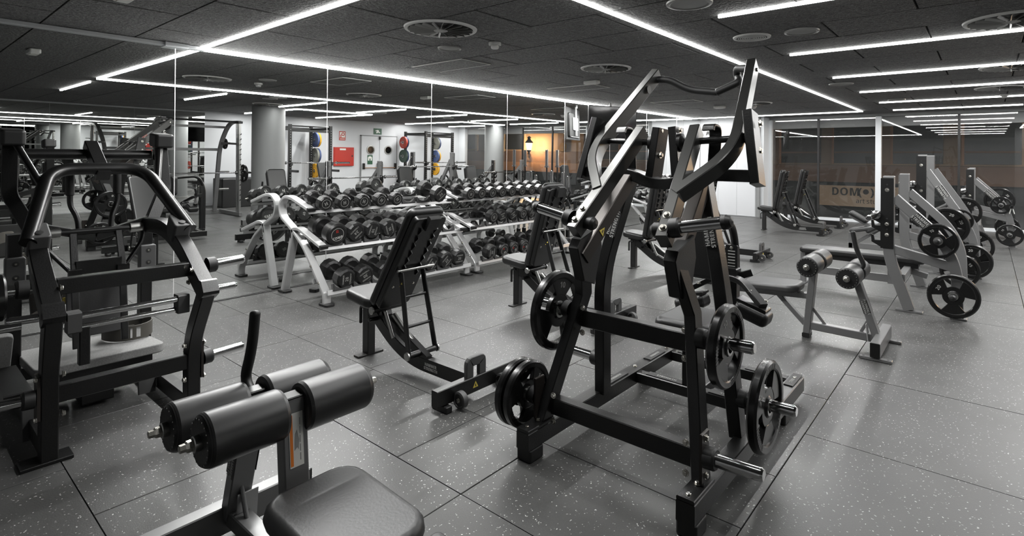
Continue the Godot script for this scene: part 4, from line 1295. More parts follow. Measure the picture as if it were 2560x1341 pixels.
func racks() -> void:
	make_rack("silver three-tier dumbbell rack with curved ends, the one beside the low backrest bench", -2.67, 1.76)
	make_rack("silver three-tier dumbbell rack between the first rack and the curl bar stand", -4.60, 1.84)
	make_rack("silver three-tier dumbbell rack standing beyond the curl bar stand", -9.0, 1.9)
	var marks := ["2", "4", "6", "8", "10"]
	# first rack
	var i := 0
	for z in [-2.71, -2.905, -3.12, -3.325, -3.525]:
		dumbbell(0.072, "small black dumbbell, %s from the curved end, first rack's top tier" % NTH[i], "small dumbbells on the first rack", V(-5.125, 0.972, z - 0.03), marks[i], "logo", 0.5 - 0.35 * i)
		i += 1
	dumbbell(0.095, "larger black dumbbell marked 24 alone at the end of the first rack's top tier", "", V(-5.12, 1.0, -4.13), "24", "num", 0.7)
	var mids := [[-2.80, 0.108, "", "round"], [-3.01, 0.098, "24", "num"], [-3.20, 0.092, "10", "num"], [-3.40, 0.092, "10", "num"], [-3.60, 0.09, "12", "num"], [-3.80, 0.09, "14", "num"], [-4.0, 0.09, "16", "num"]]
	i = 0
	for m in mids:
		if m[3] == "round":
			dumbbell(m[1], "smooth glossy round black dumbbell beside the one marked 24", "", V(-5.06, 0.685, m[0]), "COMP", "round", 0.2)
		else:
			dumbbell(m[1], "black dumbbell, %s from the glossy round one, first rack's middle tier" % NTH[i - 1], "dumbbells on the first rack's middle tier", V(-5.06, 0.68, m[0]), m[2], m[3], 3.3 + 0.6 * i)
		i += 1
	var lows := [[-2.83, "28", 1.6], [-3.03, "30", 3.6], [-3.27, "26", 2.0], [-3.52, "32", 0.4], [-3.85, "18", 1.0], [-4.06, "22", 0.8], [-4.25, "20", 0.0]]
	for m in lows:
		dumbbell(0.098, "large black dumbbell, %s from the curved end, first rack's lowest tier" % NTH[lows.find(m)], "dumbbells on the first rack's lowest tier", V(-4.93, 0.265, m[0]), m[1], "num", m[2])
	# second rack
	i = 0
	for z in [-4.63, -4.82, -5.01, -5.195, -5.385, -5.585, -5.785, -5.98, -6.18]:
		dumbbell(0.075, "black dumbbell, %s from the first rack's side, second rack's top tier" % NTH[i], "dumbbells on the second rack's top tier", V(-5.125, 0.975, z), marks[i % 5], "logo", 0.3 * i)
		i += 1
	i = 0
	for z in [-4.96, -5.12, -5.325, -5.525, -5.71, -5.91, -6.11, -6.31]:
		dumbbell(0.083, "black dumbbell, %s from the first rack's side, second rack's middle tier" % NTH[i], "dumbbells on the second rack's middle tier", V(-5.06, 0.672, z), str(12 + 2 * (i % 4)), "logo" if i % 3 == 0 else "num", 0.25 * i)
		i += 1
	i = 0
	for z in [-4.79, -5.01, -5.20, -5.405, -5.62, -5.85, -6.08]:
		if i in [1, 2, 3]:
			dumbbell(0.088, "smooth round black dumbbell, %s along the second rack's lowest tier" % NTH[i], "round dumbbells on the second rack's lowest tier", V(-4.93, 0.255, z), "20", "round", 0.5 * i)
		else:
			dumbbell(0.093, "faceted black dumbbell, %s along the second rack's lowest tier" % NTH[i], "faceted dumbbells on the second rack's lowest tier", V(-4.93, 0.26, z), "20", "num", 1.6)
		i += 1
	# far rack
	for k in 8:
		dumbbell(0.078, "black dumbbell, %s from the curl bar stand, far rack's top tier" % NTH[k], "dumbbells on the far rack's top tier", V(-5.125, 0.975, -9.13 - k * 0.225), "8", "logo", 0.4 * k)
		dumbbell(0.085, "black dumbbell, %s from the curl bar stand, far rack's middle tier" % NTH[k], "dumbbells on the far rack's middle tier", V(-5.06, 0.672, -9.13 - k * 0.225), "16", "num", 0.4 * k)
		dumbbell(0.092, "black dumbbell, %s from the curl bar stand, far rack's lowest tier" % NTH[k], "dumbbells on the far rack's lowest tier", V(-4.93, 0.26, -9.13 - k * 0.225), "20", "num", 0.4 * k)
	# stand with upright curl bars
	var s := thing("curl_bar_stand", "low black stand holding upright curl bars before the mirror", "bar stand", V(-5.42, 0, -6.95))
	part(s, "base", MB.new().box(V(0, 0.03, 0), V(0.36, 0.05, 0.72), 0.008), M.black)
	for z in [-0.27, -0.13, 0.02, 0.16, 0.29]:
		part(s, "socket", MB.new().lathe(V(0.0, 0.05, z), Vector3.UP, [[0.036, 0.0], [0.036, 0.16], [0.03, 0.165], [0.03, 0.05], [0.0, 0.05]], 20), M.black)
	for b in [[0.29, 1.53, 0, "tall chrome sleeved end"], [0.02, 1.53, 0, "tall chrome sleeved middle"], [0.16, 1.20, 0, "shorter chrome sleeved second"], [-0.13, 1.17, 0, "shorter chrome sleeved fourth"], [-0.27, 1.10, 0, "shortest chrome sleeved end"]]:
		var bar := thing("curl_bar", "%s upright curl bar in the black stand" % b[3], "barbell", V(-5.42, 0, -6.95 + b[0]), 0, "upright curl bars")
		var top: float = b[1]
		part(bar, "shaft", MB.new().tube(fillet([V(0, 0.36, 0), V(0, 0.50, 0), V(0.05, 0.60, 0), V(-0.02, 0.72, 0), V(0.05, 0.84, 0), V(0, 0.94, 0), V(0, top - 0.27, 0)], 0.04, 4), 0.014, 10), M.black)
		part(bar, "sleeve", MB.new().lathe(V(0, top - 0.28, 0), Vector3.UP, [[0.014, 0.0], [0.038, 0.0], [0.038, 0.02], [0.025, 0.024], [0.025, 0.275], [0.02, 0.28], [0.0, 0.28]], 20), M.chrome)
		part(bar, "sleeve", MB.new().lathe(V(0, 0.38, 0), Vector3.DOWN, [[0.014, 0.0], [0.038, 0.0], [0.038, 0.02], [0.025, 0.024], [0.025, 0.275], [0.02, 0.28], [0.0, 0.28]], 20), M.chrome)
	# hexagon dumbbell parked on a silver foot at the end of the second rack
	dumbbell(0.085, "lone round black dumbbell parked on the floor beside the curl bar stand", "", V(-4.95, 0.092, -6.72), "18", "round", 0.3, 0.0)
	# block of rubber left on the floor
	var bl := part(self, "rubber_block", MB.new().pad(XF(V(-5.42, 0.018, -2.86), V(0, 20, 0)), V(0.09, 0.035, 0.06), 0.012, 0.006), M.rubber)
	tag(bl, "small black rubber block on the floor under the dumbbell rack", "rubber block")

# ------------------------------------------------------------------ plate loaded squat machine at the left, mirrored about z
func squat_machine() -> void:
	var zc := -0.79
	var xo := -3.8
	var t := thing("squat_machine", "black plate loaded squat machine with a wide tubular yoke and foot platform", "gym machine", V(xo, 0, zc))
	var P := func(x: float, y: float, dz: float) -> Vector3: return V(x - xo, y, dz)
	for s in [-1.0, 1.0]:
		part(t, "foot_plate", MB.new().box(P.call(-3.34, 0.008, s * 0.295), V(0.11, 0.016, 0.18), 0.003), M.black)
		part(t, "front_leg", MB.new().beam(fillet([P.call(-3.335, 0.01, s * 0.287), P.call(-3.335, 0.40, s * 0.287), P.call(-3.165, 0.70, s * 0.300)], 0.12, 5), 0.062, 0.078, V(1, 0, 0)), M.black)
		part(t, "elbow_cap", MB.new().box(P.call(-3.162, 0.705, s * 0.302), V(0.088, 0.085, 0.075), 0.012, Basis(Vector3.BACK, 0.55)), M.black)
		part(t, "upper_arm", MB.new().beam(fillet([P.call(-3.16, 0.69, s * 0.300), P.call(-3.50, 0.895, s * 0.300), P.call(-3.70, 0.99, s * 0.28), P.call(-3.93, 0.985, s * 0.25)], 0.14, 5), 0.07, 0.085, V(0, 1, 0)), M.black)
		part(t, "side_trim", MB.new().beam([P.call(-3.20, 0.745, s * 0.332), P.call(-3.47, 0.90, s * 0.332)], 0.006, 0.02, V(0, 1, 0)), M.steel)
		part(t, "rubber_stop", MB.new().pad(XF(P.call(-3.575, 0.99, s * 0.295), V(0, 0, -28)), V(0.125, 0.115, 0.085), 0.014, 0.008), M.rubber_grey)
		for q in [-0.03, 0.03]:
			part(t, "stop_hole", MB.new().lathe(P.call(-3.575 + q + 0.027, 1.0475 - q * 0.53, s * 0.295), V(0.47, 0.88, 0), [[0.016, 0.0], [0.0, 0.0005]], 16), M.dark_print)
		part(t, "base_rail", MB.new().beam([P.call(-3.33, 0.075, s * 0.287), P.call(-4.60, 0.075, s * 0.287)], 0.06, 0.085), M.black)
		part(t, "rear_post", MB.new().beam([P.call(-4.23, 0.03, s * 0.302), P.call(-4.20, 0.96, s * 0.302)], 0.06, 0.08, V(1, 0, 0)), M.black)
		part(t, "post_bumper", MB.new().pad(XF(P.call(-4.165, 0.76, s * 0.302), V(0, 0, -90)), V(0.15, 0.055, 0.085), 0.012, 0.008), M.rubber_grey)
		for y in [0.725, 0.80]:
			part(t, "bumper_hole", MB.new().lathe(P.call(-4.137, y, s * 0.302), V(1, 0, 0), [[0.015, 0.0], [0.0, 0.0006]], 16), M.dark_print)
			part(t, "bolt", MB.new().bolt(P.call(-4.139, y, s * 0.302), V(1, 0, 0), 0.006), M.bolt)
		horn(t, P.call(-3.32, 0.305, s * 0.34), P.call(-3.32, 0.315, s * 0.54), 0.024)
		part(t, "horn_flange", MB.new().box(P.call(-3.33, 0.305, s * 0.325), V(0.075, 0.20, 0.012), 0.003), M.bronze)
		horn(t, P.call(-3.33, 0.80, s * 0.36), P.call(-3.33, 0.81, s * 0.545), 0.026)
		part(t, "pin", MB.new().lathe(P.call(-3.17, 0.70, s * 0.345), V(0, 0.03, s), [[0.018, 0.0], [0.018, 0.09], [0.012, 0.1], [0.0, 0.102]], 18), M.chrome, "chrome pivot pin")
		for y in [0.215, 0.395]:
			part(t, "bolt", MB.new().bolt(P.call(-3.30, y, s * 0.245), V(0.1, 0, -s), 0.011), M.bolt)
			part(t, "bolt", MB.new().bolt(P.call(-3.30, y, s * 0.331), V(0, 0, s), 0.010), M.bolt)
		for q in [[-3.26, 0.80], [-3.30, 0.73]]:
			part(t, "bolt", MB.new().bolt(P.call(q[0], q[1], s * 0.262), V(0, 0, -s), 0.011), M.bolt)
		# yoke sides
		part(t, "shoulder_pad", MB.new().pad(XF(P.call(-4.02, 1.495, s * 0.335), V(0, 0, -6)), V(0.14, 0.085, 0.10), 0.02, 0.015), M.rubber)
		part(t, "yoke_brace", MB.new().tube([P.call(-4.01, 1.47, s * 0.325), P.call(-3.735, 1.195, s * 0.235)], 0.0165, 14), M.black)
		part(t, "yoke_upright", MB.new().beam(fillet([P.call(-4.05, 1.49, s * 0.335), P.call(-4.0, 1.19, s * 0.345), P.call(-3.95, 1.0, s * 0.265)], 0.03, 3), 0.065, 0.06, V(1, 0, 0.1)), M.black)
		part(t, "pivot_nut", MB.new().lathe(P.call(-4.06, 1.39, s * 0.305), V(0, 0, s), [[0.022, 0.0], [0.022, 0.018], [0.0, 0.02]], 6, true), M.steel)
		part(t, "pivot_block", MB.new().box(P.call(-3.93, 0.975, s * 0.245), V(0.07, 0.06, 0.06), 0.006), M.black)
		part(t, "pivot_sleeve", MB.new().lathe(P.call(-3.93, 0.975, s * 0.215), V(0, 0, -s), [[0.028, 0.0], [0.028, 0.06], [0.016, 0.065]], 18), M.steel)
		part(t, "v_bar", MB.new().beam([P.call(-3.95, 1.015, s * 0.25), P.call(-3.95, 0.935, 0.0)], 0.05, 0.045), M.black)
		part(t, "hand_grip", MB.new().tube([P.call(-3.98, 1.18, s * 0.105), P.call(-3.98, 1.335, s * 0.105)], 0.02, 16, 0.01), M.rubber)
		part(t, "grip_stem", MB.new().tube(fillet([P.call(-3.98, 1.185, s * 0.105), P.call(-3.98, 1.12, s * 0.105), P.call(-3.96, 1.05, s * 0.075), P.call(-3.95, 0.95, s * 0.07)], 0.04, 4), 0.014, 12), M.black)
		# ladder straps hanging to the platform
		part(t, "hanger_strap", MB.new().beam([P.call(-3.93, 0.985, s * 0.10), P.call(-3.86, 0.78, s * 0.105), P.call(-3.80, 0.36, s * 0.105)], 0.034, 0.016, V(1, 0, 0)), M.black)
		part(t, "strap_clip", MB.new().box(P.call(-3.85, 0.755, s * 0.105), V(0.035, 0.05, 0.055), 0.004), M.black)
		part(t, "hanger_wire", MB.new().tube(fillet([P.call(-3.93, 0.985, s * 0.215), P.call(-3.92, 0.90, s * 0.215), P.call(-3.87, 0.75, s * 0.11)], 0.04, 4), 0.011, 10), M.black)
		# chrome carriage
		part(t, "carriage_block", MB.new().box(P.call(-3.26, 0.635, s * 0.215), V(0.075, 0.095, 0.05), 0.006), M.rubber_grey)
		part(t, "rear_foot", MB.new().box(P.call(-4.60, 0.02, s * 0.287), V(0.10, 0.04, 0.09), 0.005), M.rubber)
		part(t, "platform_leg", MB.new().box(P.call(-4.05, 0.13, s * 0.12), V(0.07, 0.22, 0.05), 0.005), M.black)
	part(t, "lower_cross_bar", MB.new().beam([P.call(-3.33, 0.305, -0.255), P.call(-3.33, 0.305, 0.255)], 0.055, 0.08), M.black)
	part(t, "upper_cross_bar", MB.new().beam([P.call(-3.33, 0.795, -0.262), P.call(-3.33, 0.795, 0.262)], 0.055, 0.072), M.black)
	part(t, "yoke_tube", MB.new().tube(fillet([P.call(-3.515, 0.985, -0.335), P.call(-3.86, 1.325, -0.205), P.call(-3.86, 1.325, 0.205), P.call(-3.515, 0.985, 0.335)], 0.11, 10), 0.033, 24), M.black, "thick black tube yoke")
	part(t, "top_tube", MB.new().tube([P.call(-4.06, 1.405, -0.29), P.call(-4.06, 1.405, 0.29)], 0.029, 20), M.black)
	part(t, "yoke_link", MB.new().beam([P.call(-4.075, 1.46, 0.0), P.call(-3.835, 1.285, -0.012)], 0.062, 0.06), M.black)
	part(t, "pivot_bar", MB.new().tube([P.call(-3.93, 0.975, -0.24), P.call(-3.93, 0.975, 0.24)], 0.017, 14), M.black)
	part(t, "strap_plate", MB.new().box(P.call(-3.855, 0.785, 0.0), V(0.012, 0.075, 0.20), 0.003), M.black)
	part(t, "carriage_rod", MB.new().tube([P.call(-3.245, 0.66, -0.24), P.call(-3.245, 0.66, 0.24)], 0.016, 16), M.chrome, "chrome carriage rod")
	part(t, "carriage_rod", MB.new().tube([P.call(-3.265, 0.605, -0.22), P.call(-3.265, 0.605, 0.22)], 0.014, 16), M.chrome, "chrome carriage rod")
	part(t, "carriage_tab", MB.new().beam([P.call(-3.27, 0.60, 0.175), P.call(-3.27, 0.43, 0.175)], 0.04, 0.045, V(1, 0, 0)), M.black)
	part(t, "platform", MB.new().pad(XF(P.call(-4.03, 0.265, 0.0), V(0, 0, 4)), V(0.62, 0.05, 0.56), 0.05, 0.008), M.grit, "grey gritty foot platform")
	part(t, "platform_edge", MB.new().box(P.call(-4.03, 0.228, 0.0), V(0.50, 0.045, 0.46), 0.006), M.black)
	part(t, "platform_base", MB.new().box(P.call(-3.98, 0.09, 0.0), V(0.24, 0.14, 0.14), 0.01), M.black)
	part(t, "back_board", MB.new().pad(XF(P.call(-4.0, 0.53, -0.02), V(0, 0, 98)), V(0.32, 0.02, 0.27), 0.04, 0.006), M.vinyl_grey)
	part(t, "kick_plate", MB.new().beam(fillet([P.call(-3.90, 0.16, -0.21), P.call(-3.82, 0.16, -0.21), P.call(-3.80, 0.02, -0.21)], 0.03, 3), 0.014, 0.085, V(0, 0, 1)), M.rubber_grey)
	part(t, "kick_plate", MB.new().beam(fillet([P.call(-3.70, 0.20, 0.30), P.call(-3.62, 0.20, 0.30), P.call(-3.60, 0.02, 0.30)], 0.03, 3), 0.014, 0.085, V(0, 0, 1)), M.rubber_grey)
	part(t, "base_cross", MB.new().beam([P.call(-4.55, 0.075, -0.26), P.call(-4.55, 0.075, 0.26)], 0.06, 0.08), M.black)
	part(t, "side_platform", MB.new().pad(XF(P.call(-4.02, 0.34, 0.44), V(0, 0, 60)), V(0.30, 0.03, 0.22), 0.03, 0.006), M.grit)
	part(t, "side_shelf", MB.new().box(P.call(-3.80, 0.255, 0.36), V(0.5, 0.04, 0.10), 0.006), M.black)
	# belt lying on the platform
	var b := thing("lifting_belt", "coiled dark leather lifting belt lying on the squat machine's foot platform", "belt", V(-4.10, 0.30, -0.98))
	var ring := []
	for k in 27:
		var a := TAU * 1.25 * k / 26.0
		ring.append(V(cos(a) * (0.13 + 0.002 * k / 2.0), 0.045, sin(a) * (0.10 + 0.002 * k / 2.0)))
	part(b, "strap", MB.new().beam(ring, 0.006, 0.085, Vector3.UP, 0.001), M.leather)
	part(b, "buckle", MB.new().box(V(0.148, 0.045, 0.0), V(0.008, 0.06, 0.05), 0.002), M.chrome)
	var b2 := thing("waist_belt", "broad black waist belt hanging behind the squat machine's strap plate", "belt", V(-4.14, 0.565, -0.70))
	ring = []
	for k in 19:
		var a := PI * 1.5 * k / 18.0 + 0.3
		ring.append(V(cos(a) * 0.11, 0.03 * sin(a * 2.0), sin(a) * 0.15))
	part(b2, "strap", MB.new().beam(ring, 0.007, 0.10, Vector3.UP, 0.001), M.leather)
	part(b2, "tag", MB.new().box(V(0.112, 0.02, 0.03), V(0.003, 0.03, 0.012), 0.0005), M.yellow)
	weight_plate("small black plate on the squat machine's upper horn", 0.10, 0.035, V(-3.33, 0.778, zc + 0.45), V(0, 0, 1), 0.4, "", "5")
	# rubber grip ball of the machine's near side lever
	var k := part(t, "lever_stem", MB.new().tube([V(0, 0, -0.05), V(0, 0.0, 0.02)], 0.018, 14), M.chrome)
	k.position = P.call(-3.16, 0.68, 0.45)
	part(k, "lever_ball", MB.new().lathe(V(0, 0, 0.02), V(0, 0, 1), [[0.0, 0.0], [0.03, 0.006], [0.042, 0.022], [0.046, 0.045], [0.042, 0.068], [0.03, 0.084], [0.0, 0.09]], 24), M.rubber)

# ------------------------------------------------------------------ the side of the room that the mirror shows
func round_plate(label: String, r: float, thick: float, at: Vector3, axis: Vector3, m: Material, group := "") -> void:
	var t := thing("bumper_plate", label, "weight plate", at, 0, group)
	t.transform.basis = facing(Vector3.ZERO, axis).basis
	var h := thick / 2.0
	part(t, "disc", MB.new().lathe(Vector3.ZERO, Vector3.BACK, [[0.026, -h * 0.8], [r * 0.30, -h * 0.8], [r * 0.34, -h * 0.55], [r * 0.80, -h * 0.55], [r * 0.85, -h], [r * 0.97, -h], [r, -h * 0.8], [r, h * 0.8], [r * 0.97, h], [r * 0.85, h], [r * 0.80, h * 0.55], [r * 0.34, h * 0.55], [r * 0.30, h * 0.8], [0.026, h * 0.8], [0.026, -h * 0.8]], 40), m)
	part(t, "steel_hub", MB.new().lathe(Vector3.ZERO, Vector3.BACK, [[0.0255, -h * 0.85], [0.05, -h * 0.85], [0.05, h * 0.85], [0.0255, h * 0.85]], 24), M.steel)

func make_power_rack(label: String, at: Vector3) -> Node3D:
	var t := thing("power_rack", label, "power rack", at)
	for x in [-0.62, 0.45]:
		for z in [-0.56, 0.56]:
			var u := part(t, "upright", MB.new().beam([V(x, 0.0, z), V(x, 2.14, z)], 0.075, 0.075, V(1, 0, 0)), M.black)
			var hs := MB.new()
			for k in 26:
				hs.lathe(V(x - 0.0385, 0.35 + k * 0.066, z), V(-1, 0, 0), [[0.011, 0.0], [0.0, 0.0006]], 10)
			part(u, "hole_row", hs, M.label_grey)
			part(t, "foot", MB.new().box(V(x, 0.005, z), V(0.16, 0.01, 0.13), 0.002), M.black)
	for z in [-0.56, 0.56]:
		part(t, "side_beam", MB.new().beam([V(-0.62, 2.06, z), V(0.45, 2.06, z)], 0.06, 0.07), M.black)
		part(t, "base_beam", MB.new().beam([V(-0.62, 0.05, z), V(0.45, 0.05, z)], 0.06, 0.07), M.black)
		part(t, "bar_hook", MB.new().prism(XF(V(-0.66, 1.10, z)), PackedVector2Array([Vector2(0.0, 0.08), Vector2(-0.02, 0.08), Vector2(-0.02, 0.0), Vector2(-0.08, 0.0), Vector2(-0.10, 0.05), Vector2(-0.11, -0.03), Vector2(0.0, -0.06)]), 0.04, 0.003), M.black)
		part(t, "spot_arm", MB.new().beam([V(-0.66, 0.92, z), V(-1.06, 0.92, z)], 0.06, 0.06), M.black)
		for y in [0.42, 0.87, 1.32, 1.77]:
			part(t, "plate_peg", MB.new().tube([V(0.36, y, z * 1.07), V(0.36, y + 0.005, z * 1.07 + (0.20 if z > 0 else -0.20))], 0.024, 14), M.steel)
	part(t, "pull_up_bar", MB.new().tube([V(-0.62, 2.10, -0.56), V(-0.62, 2.10, 0.56)], 0.017, 12), M.black)
	part(t, "name_beam", MB.new().beam([V(0.45, 2.06, -0.56), V(0.45, 2.06, 0.56)], 0.06, 0.09), M.black)
	part(t, "name_beam", MB.new().beam([V(-0.62, 1.98, -0.56), V(-0.62, 1.98, 0.56)], 0.05, 0.06), M.black)
	return t

func far_side() -> void:
	# power racks against the white wall, with their bars and coloured plates
	make_power_rack("black power rack with punched uprights beside the red hose cabinet", V(3.25, 0, -7.35))
	make_power_rack("black power rack with punched uprights beyond the double doors", V(3.25, 0, -11.75))
	barbell("chrome barbell racked in the power rack beside the red hose cabinet", V(2.545, 1.13, -7.35), V(0, 0, 1), 2.2, "barbells in the power racks")
	barbell("chrome barbell racked in the power rack beyond the double doors", V(2.545, 1.13, -11.75), V(0, 0, 1), 2.2, "barbells in the power racks")
	var hues := [[M.plate_blue, "blue"], [M.plate_yellow, "yellow"], [M.plate_green, "dark green"], [M.plate_red, "red"], [M.plate_grey, "grey"]]
	var sets := [
		[-7.35, -1.0, [[1.77, 0, 0.215], [1.32, 4, 0.215], [0.87, 1, 0.215]], "hose cabinet power rack, door side"],
		[-11.75, 1.0, [[1.77, 3, 0.20], [1.32, 2, 0.215], [0.42, 3, 0.215]], "power rack beyond the doors, door side"],
		[-11.75, -1.0, [[1.77, 4, 0.215], [1.32, 0, 0.215], [0.87, 1, 0.215]], "power rack beyond the doors, window side"],
	]
	for st in sets:
		for p in st[2]:
			var hue: Array = hues[p[1]]
			var z: float = st[0] + st[1] * (0.60 + 0.045)
			var far: float = 0.06 if st[1] > 0.0 else 0.0     # the named plate is the one on the face towards the doors
			round_plate("%s bumper plate, %s peg, %s" % [hue[1], {1.77: "top", 1.32: "middle", 0.87: "low", 0.42: "bottom"}[p[0]], st[3]], p[2], 0.06, V(3.61, p[0], z + st[1] * far), V(0, 0, st[1]), hue[0], "coloured bumper plates")
			if p[0] > 1.0:
				round_plate("%s plate beside the %s one, %s peg, %s" % ["inner" if st[1] > 0.0 else "outer", hue[1], {1.77: "top", 1.32: "middle"}[p[0]], st[3]], p[2] * 0.98, 0.05, V(3.61, p[0], z + st[1] * (0.06 - far)), V(0, 0, st[1]), M.plate_blue if p[1] != 0 else M.plate_yellow, "coloured bumper plates")
	# upholstered bench ends in front of the racks
	make_bench("black adjustable bench inside the power rack beside the hose cabinet", V(1.55, 0, -7.35), 70)
	make_bench("black adjustable bench inside the power rack beyond the doors", V(1.55, 0, -11.75), 70)
	# fire hose cabinet, signs and doors
	var c := thing("hose_cabinet", "flat red fire hose cabinet on the white wall", "fire cabinet", V(XR - 0.03, 1.285, -9.13))
	part(c, "box", MB.new().box(V(0, 0, 0), V(0.06, 0.58, 0.66), 0.005), M.red)
	part(c, "door", MB.new().box(V(-0.032, 0, 0), V(0.008, 0.55, 0.63), 0.003), M.red)
	part(c, "lock", MB.new().box(V(-0.038, 0.02, -0.27), V(0.008, 0.05, 0.035), 0.003), M.dark_print)
	part(c, "label", MB.new().box(V(-0.037, 0.225, 0.05), V(0.002, 0.055, 0.20), 0.0005), M.label_white)
	var s := thing("fire_sign", "small red and white fire hose sign above the red cabinet", "sign", V(XR - 0.006, 1.93, -9.09))
	part(s, "panel", MB.new().box(Vector3.ZERO, V(0.006, 0.28, 0.21), 0.001), M.red)
	part(s, "picture", MB.new().box(V(-0.004, 0.03, 0), V(0.002, 0.17, 0.17), 0.0005), M.label_white)
	part(s, "hose", MB.new().lathe(V(-0.0055, 0.05, -0.02), V(-1, 0, 0), [[0.055, 0.0], [0.055, 0.001], [0.03, 0.001], [0.03, 0.0]], 20), M.red)
	part(s, "nozzle", MB.new().box(V(-0.0055, -0.01, 0.05), V(0.001, 0.09, 0.03), 0.0003), M.red)
	part(s, "caption", MB.new().box(V(-0.004, -0.10, 0), V(0.001, 0.02, 0.16), 0.0003), M.label_white)
	var ex := thing("exit_sign", "small dark green running man sign above the double doors", "sign", V(XR - 0.006, 2.115, -10.34))
	part(ex, "panel", MB.new().box(Vector3.ZERO, V(0.006, 0.20, 0.30), 0.001), M.green_print)
	part(ex, "runner", MB.new().prism(Transform3D(Basis(V(0, 0, 1), V(0, 1, 0), V(-1, 0, 0)), V(-0.0045, -0.005, 0)), PackedVector2Array([Vector2(-0.09, -0.05), Vector2(-0.02, -0.03), Vector2(0.04, -0.06), Vector2(0.06, -0.02), Vector2(0.02, 0.02), Vector2(0.09, 0.01), Vector2(0.09, 0.03), Vector2(0.02, 0.055), Vector2(-0.04, 0.05), Vector2(-0.05, 0.0), Vector2(-0.09, -0.02)]), 0.002), M.label_white)
	var d := struct_node("door_1")
	for k in 2:
		var z := -10.065 - k * 0.66
		part(d, "leaf", MB.new().box(V(XR - 0.02, 0.98, z), V(0.045, 1.94, 0.644), 0.004), M.wall)
		var pc := part(d, "porthole", MB.new().lathe(V(XR - 0.043, 1.51, z), V(-1, 0, 0), [[0.15, 0.0], [0.15, 0.012], [0.115, 0.016], [0.11, 0.004]], 36), M.vent_metal)
		part(pc, "pane", MB.new().lathe(V(XR - 0.043, 1.51, z), V(-1, 0, 0), [[0.112, 0.003], [0.0, 0.003]], 36), M.screen)
		var bar := part(d, "push_bar", MB.new().tube([V(XR - 0.10, 0.93, z - 0.24), V(XR - 0.10, 0.93, z + 0.24)], 0.014, 12), M.band_orange)
		for q in [-0.26, 0.26]:
			part(bar, "bar_end", MB.new().box(V(XR - 0.07, 0.98, z + q), V(0.08, 0.19, 0.05), 0.01), M.black)
		if k == 0:
			var lab := part(d, "door_notice", MB.new().box(V(XR - 0.0435, 1.19, z + 0.02), V(0.003, 0.30, 0.19), 0.0005), M.green_print)
			part(lab, "hands", MB.new().prism(Transform3D(Basis(V(0, 0, 1), V(0, 1, 0), V(-1, 0, 0)), V(XR - 0.0455, 1.22, z + 0.02)), PackedVector2Array([Vector2(-0.07, -0.06), Vector2(-0.02, -0.06), Vector2(-0.02, 0.01), Vector2(0.02, 0.01), Vector2(0.02, -0.06), Vector2(0.07, -0.06), Vector2(0.075, 0.04), Vector2(0.04, 0.08), Vector2(-0.04, 0.08), Vector2(-0.075, 0.04)]), 0.001), M.label_white)
	for q in [[-9.725, 0.03], [-11.065, 0.03]]:
		part(d, "jamb", MB.new().box(V(XR - 0.015, 0.99, q[0]), V(0.06, 1.98, 0.03), 0.003), M.wall_grey)
	part(d, "head", MB.new().box(V(XR - 0.015, 1.965, -10.395), V(0.06, 0.03, 1.37), 0.003), M.wall_grey)
	part(d, "closer", MB.new().box(V(XR - 0.06, 1.90, -10.395), V(0.05, 0.10, 0.05), 0.005), M.black)
	# smith machine
	var m := thing("smith_machine", "grey smith machine with guide rods and an arched top standing by the column", "gym machine", V(1.55, 0, -4.30))
	for z in [-0.70, 0.70]:
		part(m, "guide_rod", MB.new().tube([V(-0.32, 0.06, z), V(-0.28, 2.04, z)], 0.016, 14), M.chrome)
		part(m, "guide_rod", MB.new().tube([V(-0.25, 0.06, z), V(-0.21, 2.04, z)], 0.016, 14), M.chrome)
		var pr := part(m, "peg_post", MB.new().beam([V(-0.40, 0.06, z), V(-0.36, 2.04, z)], 0.045, 0.03, V(1, 0, 0)), M.steel)
		for k in 14:
			part(pr, "peg", MB.new().tube([V(-0.41, 0.35 + k * 0.11, z), V(-0.455, 0.37 + k * 0.11, z)], 0.009, 8), M.black)
		part(m, "rear_post", MB.new().beam(fillet([V(0.60, 0.04, z * 0.8), V(0.42, 1.55, z * 0.85), V(0.20, 2.06, z), V(-0.34, 2.06, z)], 0.25, 7), 0.06, 0.08, V(0, 0, 1)), M.grey_steel)
		part(m, "base_rail", MB.new().beam([V(-0.46, 0.05, z), V(0.66, 0.05, z)], 0.06, 0.07), M.grey_steel)
		part(m, "side_brace", MB.new().beam([V(-0.26, 1.58, z), V(0.44, 1.60, z * 0.85)], 0.03, 0.045), M.grey_steel)
		part(m, "rod_cap", MB.new().box(V(-0.29, 2.05, z), V(0.24, 0.05, 0.09), 0.01), M.black)
		for y in [0.55, 0.95, 1.60]:
			part(m, "plate_peg", MB.new().tube([V(0.50 - y * 0.05, y, z * 0.86), V(0.50 - y * 0.05, y, z * 0.86 + (0.2 if z > 0 else -0.2))], 0.022, 12), M.steel)
	part(m, "top_bar", MB.new().tube([V(-0.30, 2.06, -0.72), V(-0.30, 2.06, 0.72)], 0.02, 12), M.black)
	part(m, "rear_cross", MB.new().beam([V(0.44, 1.45, -0.60), V(0.44, 1.45, 0.60)], 0.05, 0.06), M.grey_steel)
	part(m, "rear_tie", MB.new().beam([V(0.24, 1.95, -0.66), V(0.24, 1.95, 0.66)], 0.05, 0.05), M.grey_steel)
	part(m, "base_cross", MB.new().beam([V(0.62, 0.05, -0.66), V(0.62, 0.05, 0.66)], 0.06, 0.07), M.grey_steel)
	barbell("chrome bar running in the smith machine's guide rods", V(1.55 - 0.285, 0.95, -4.30), V(0, 0, 1), 2.1, "")
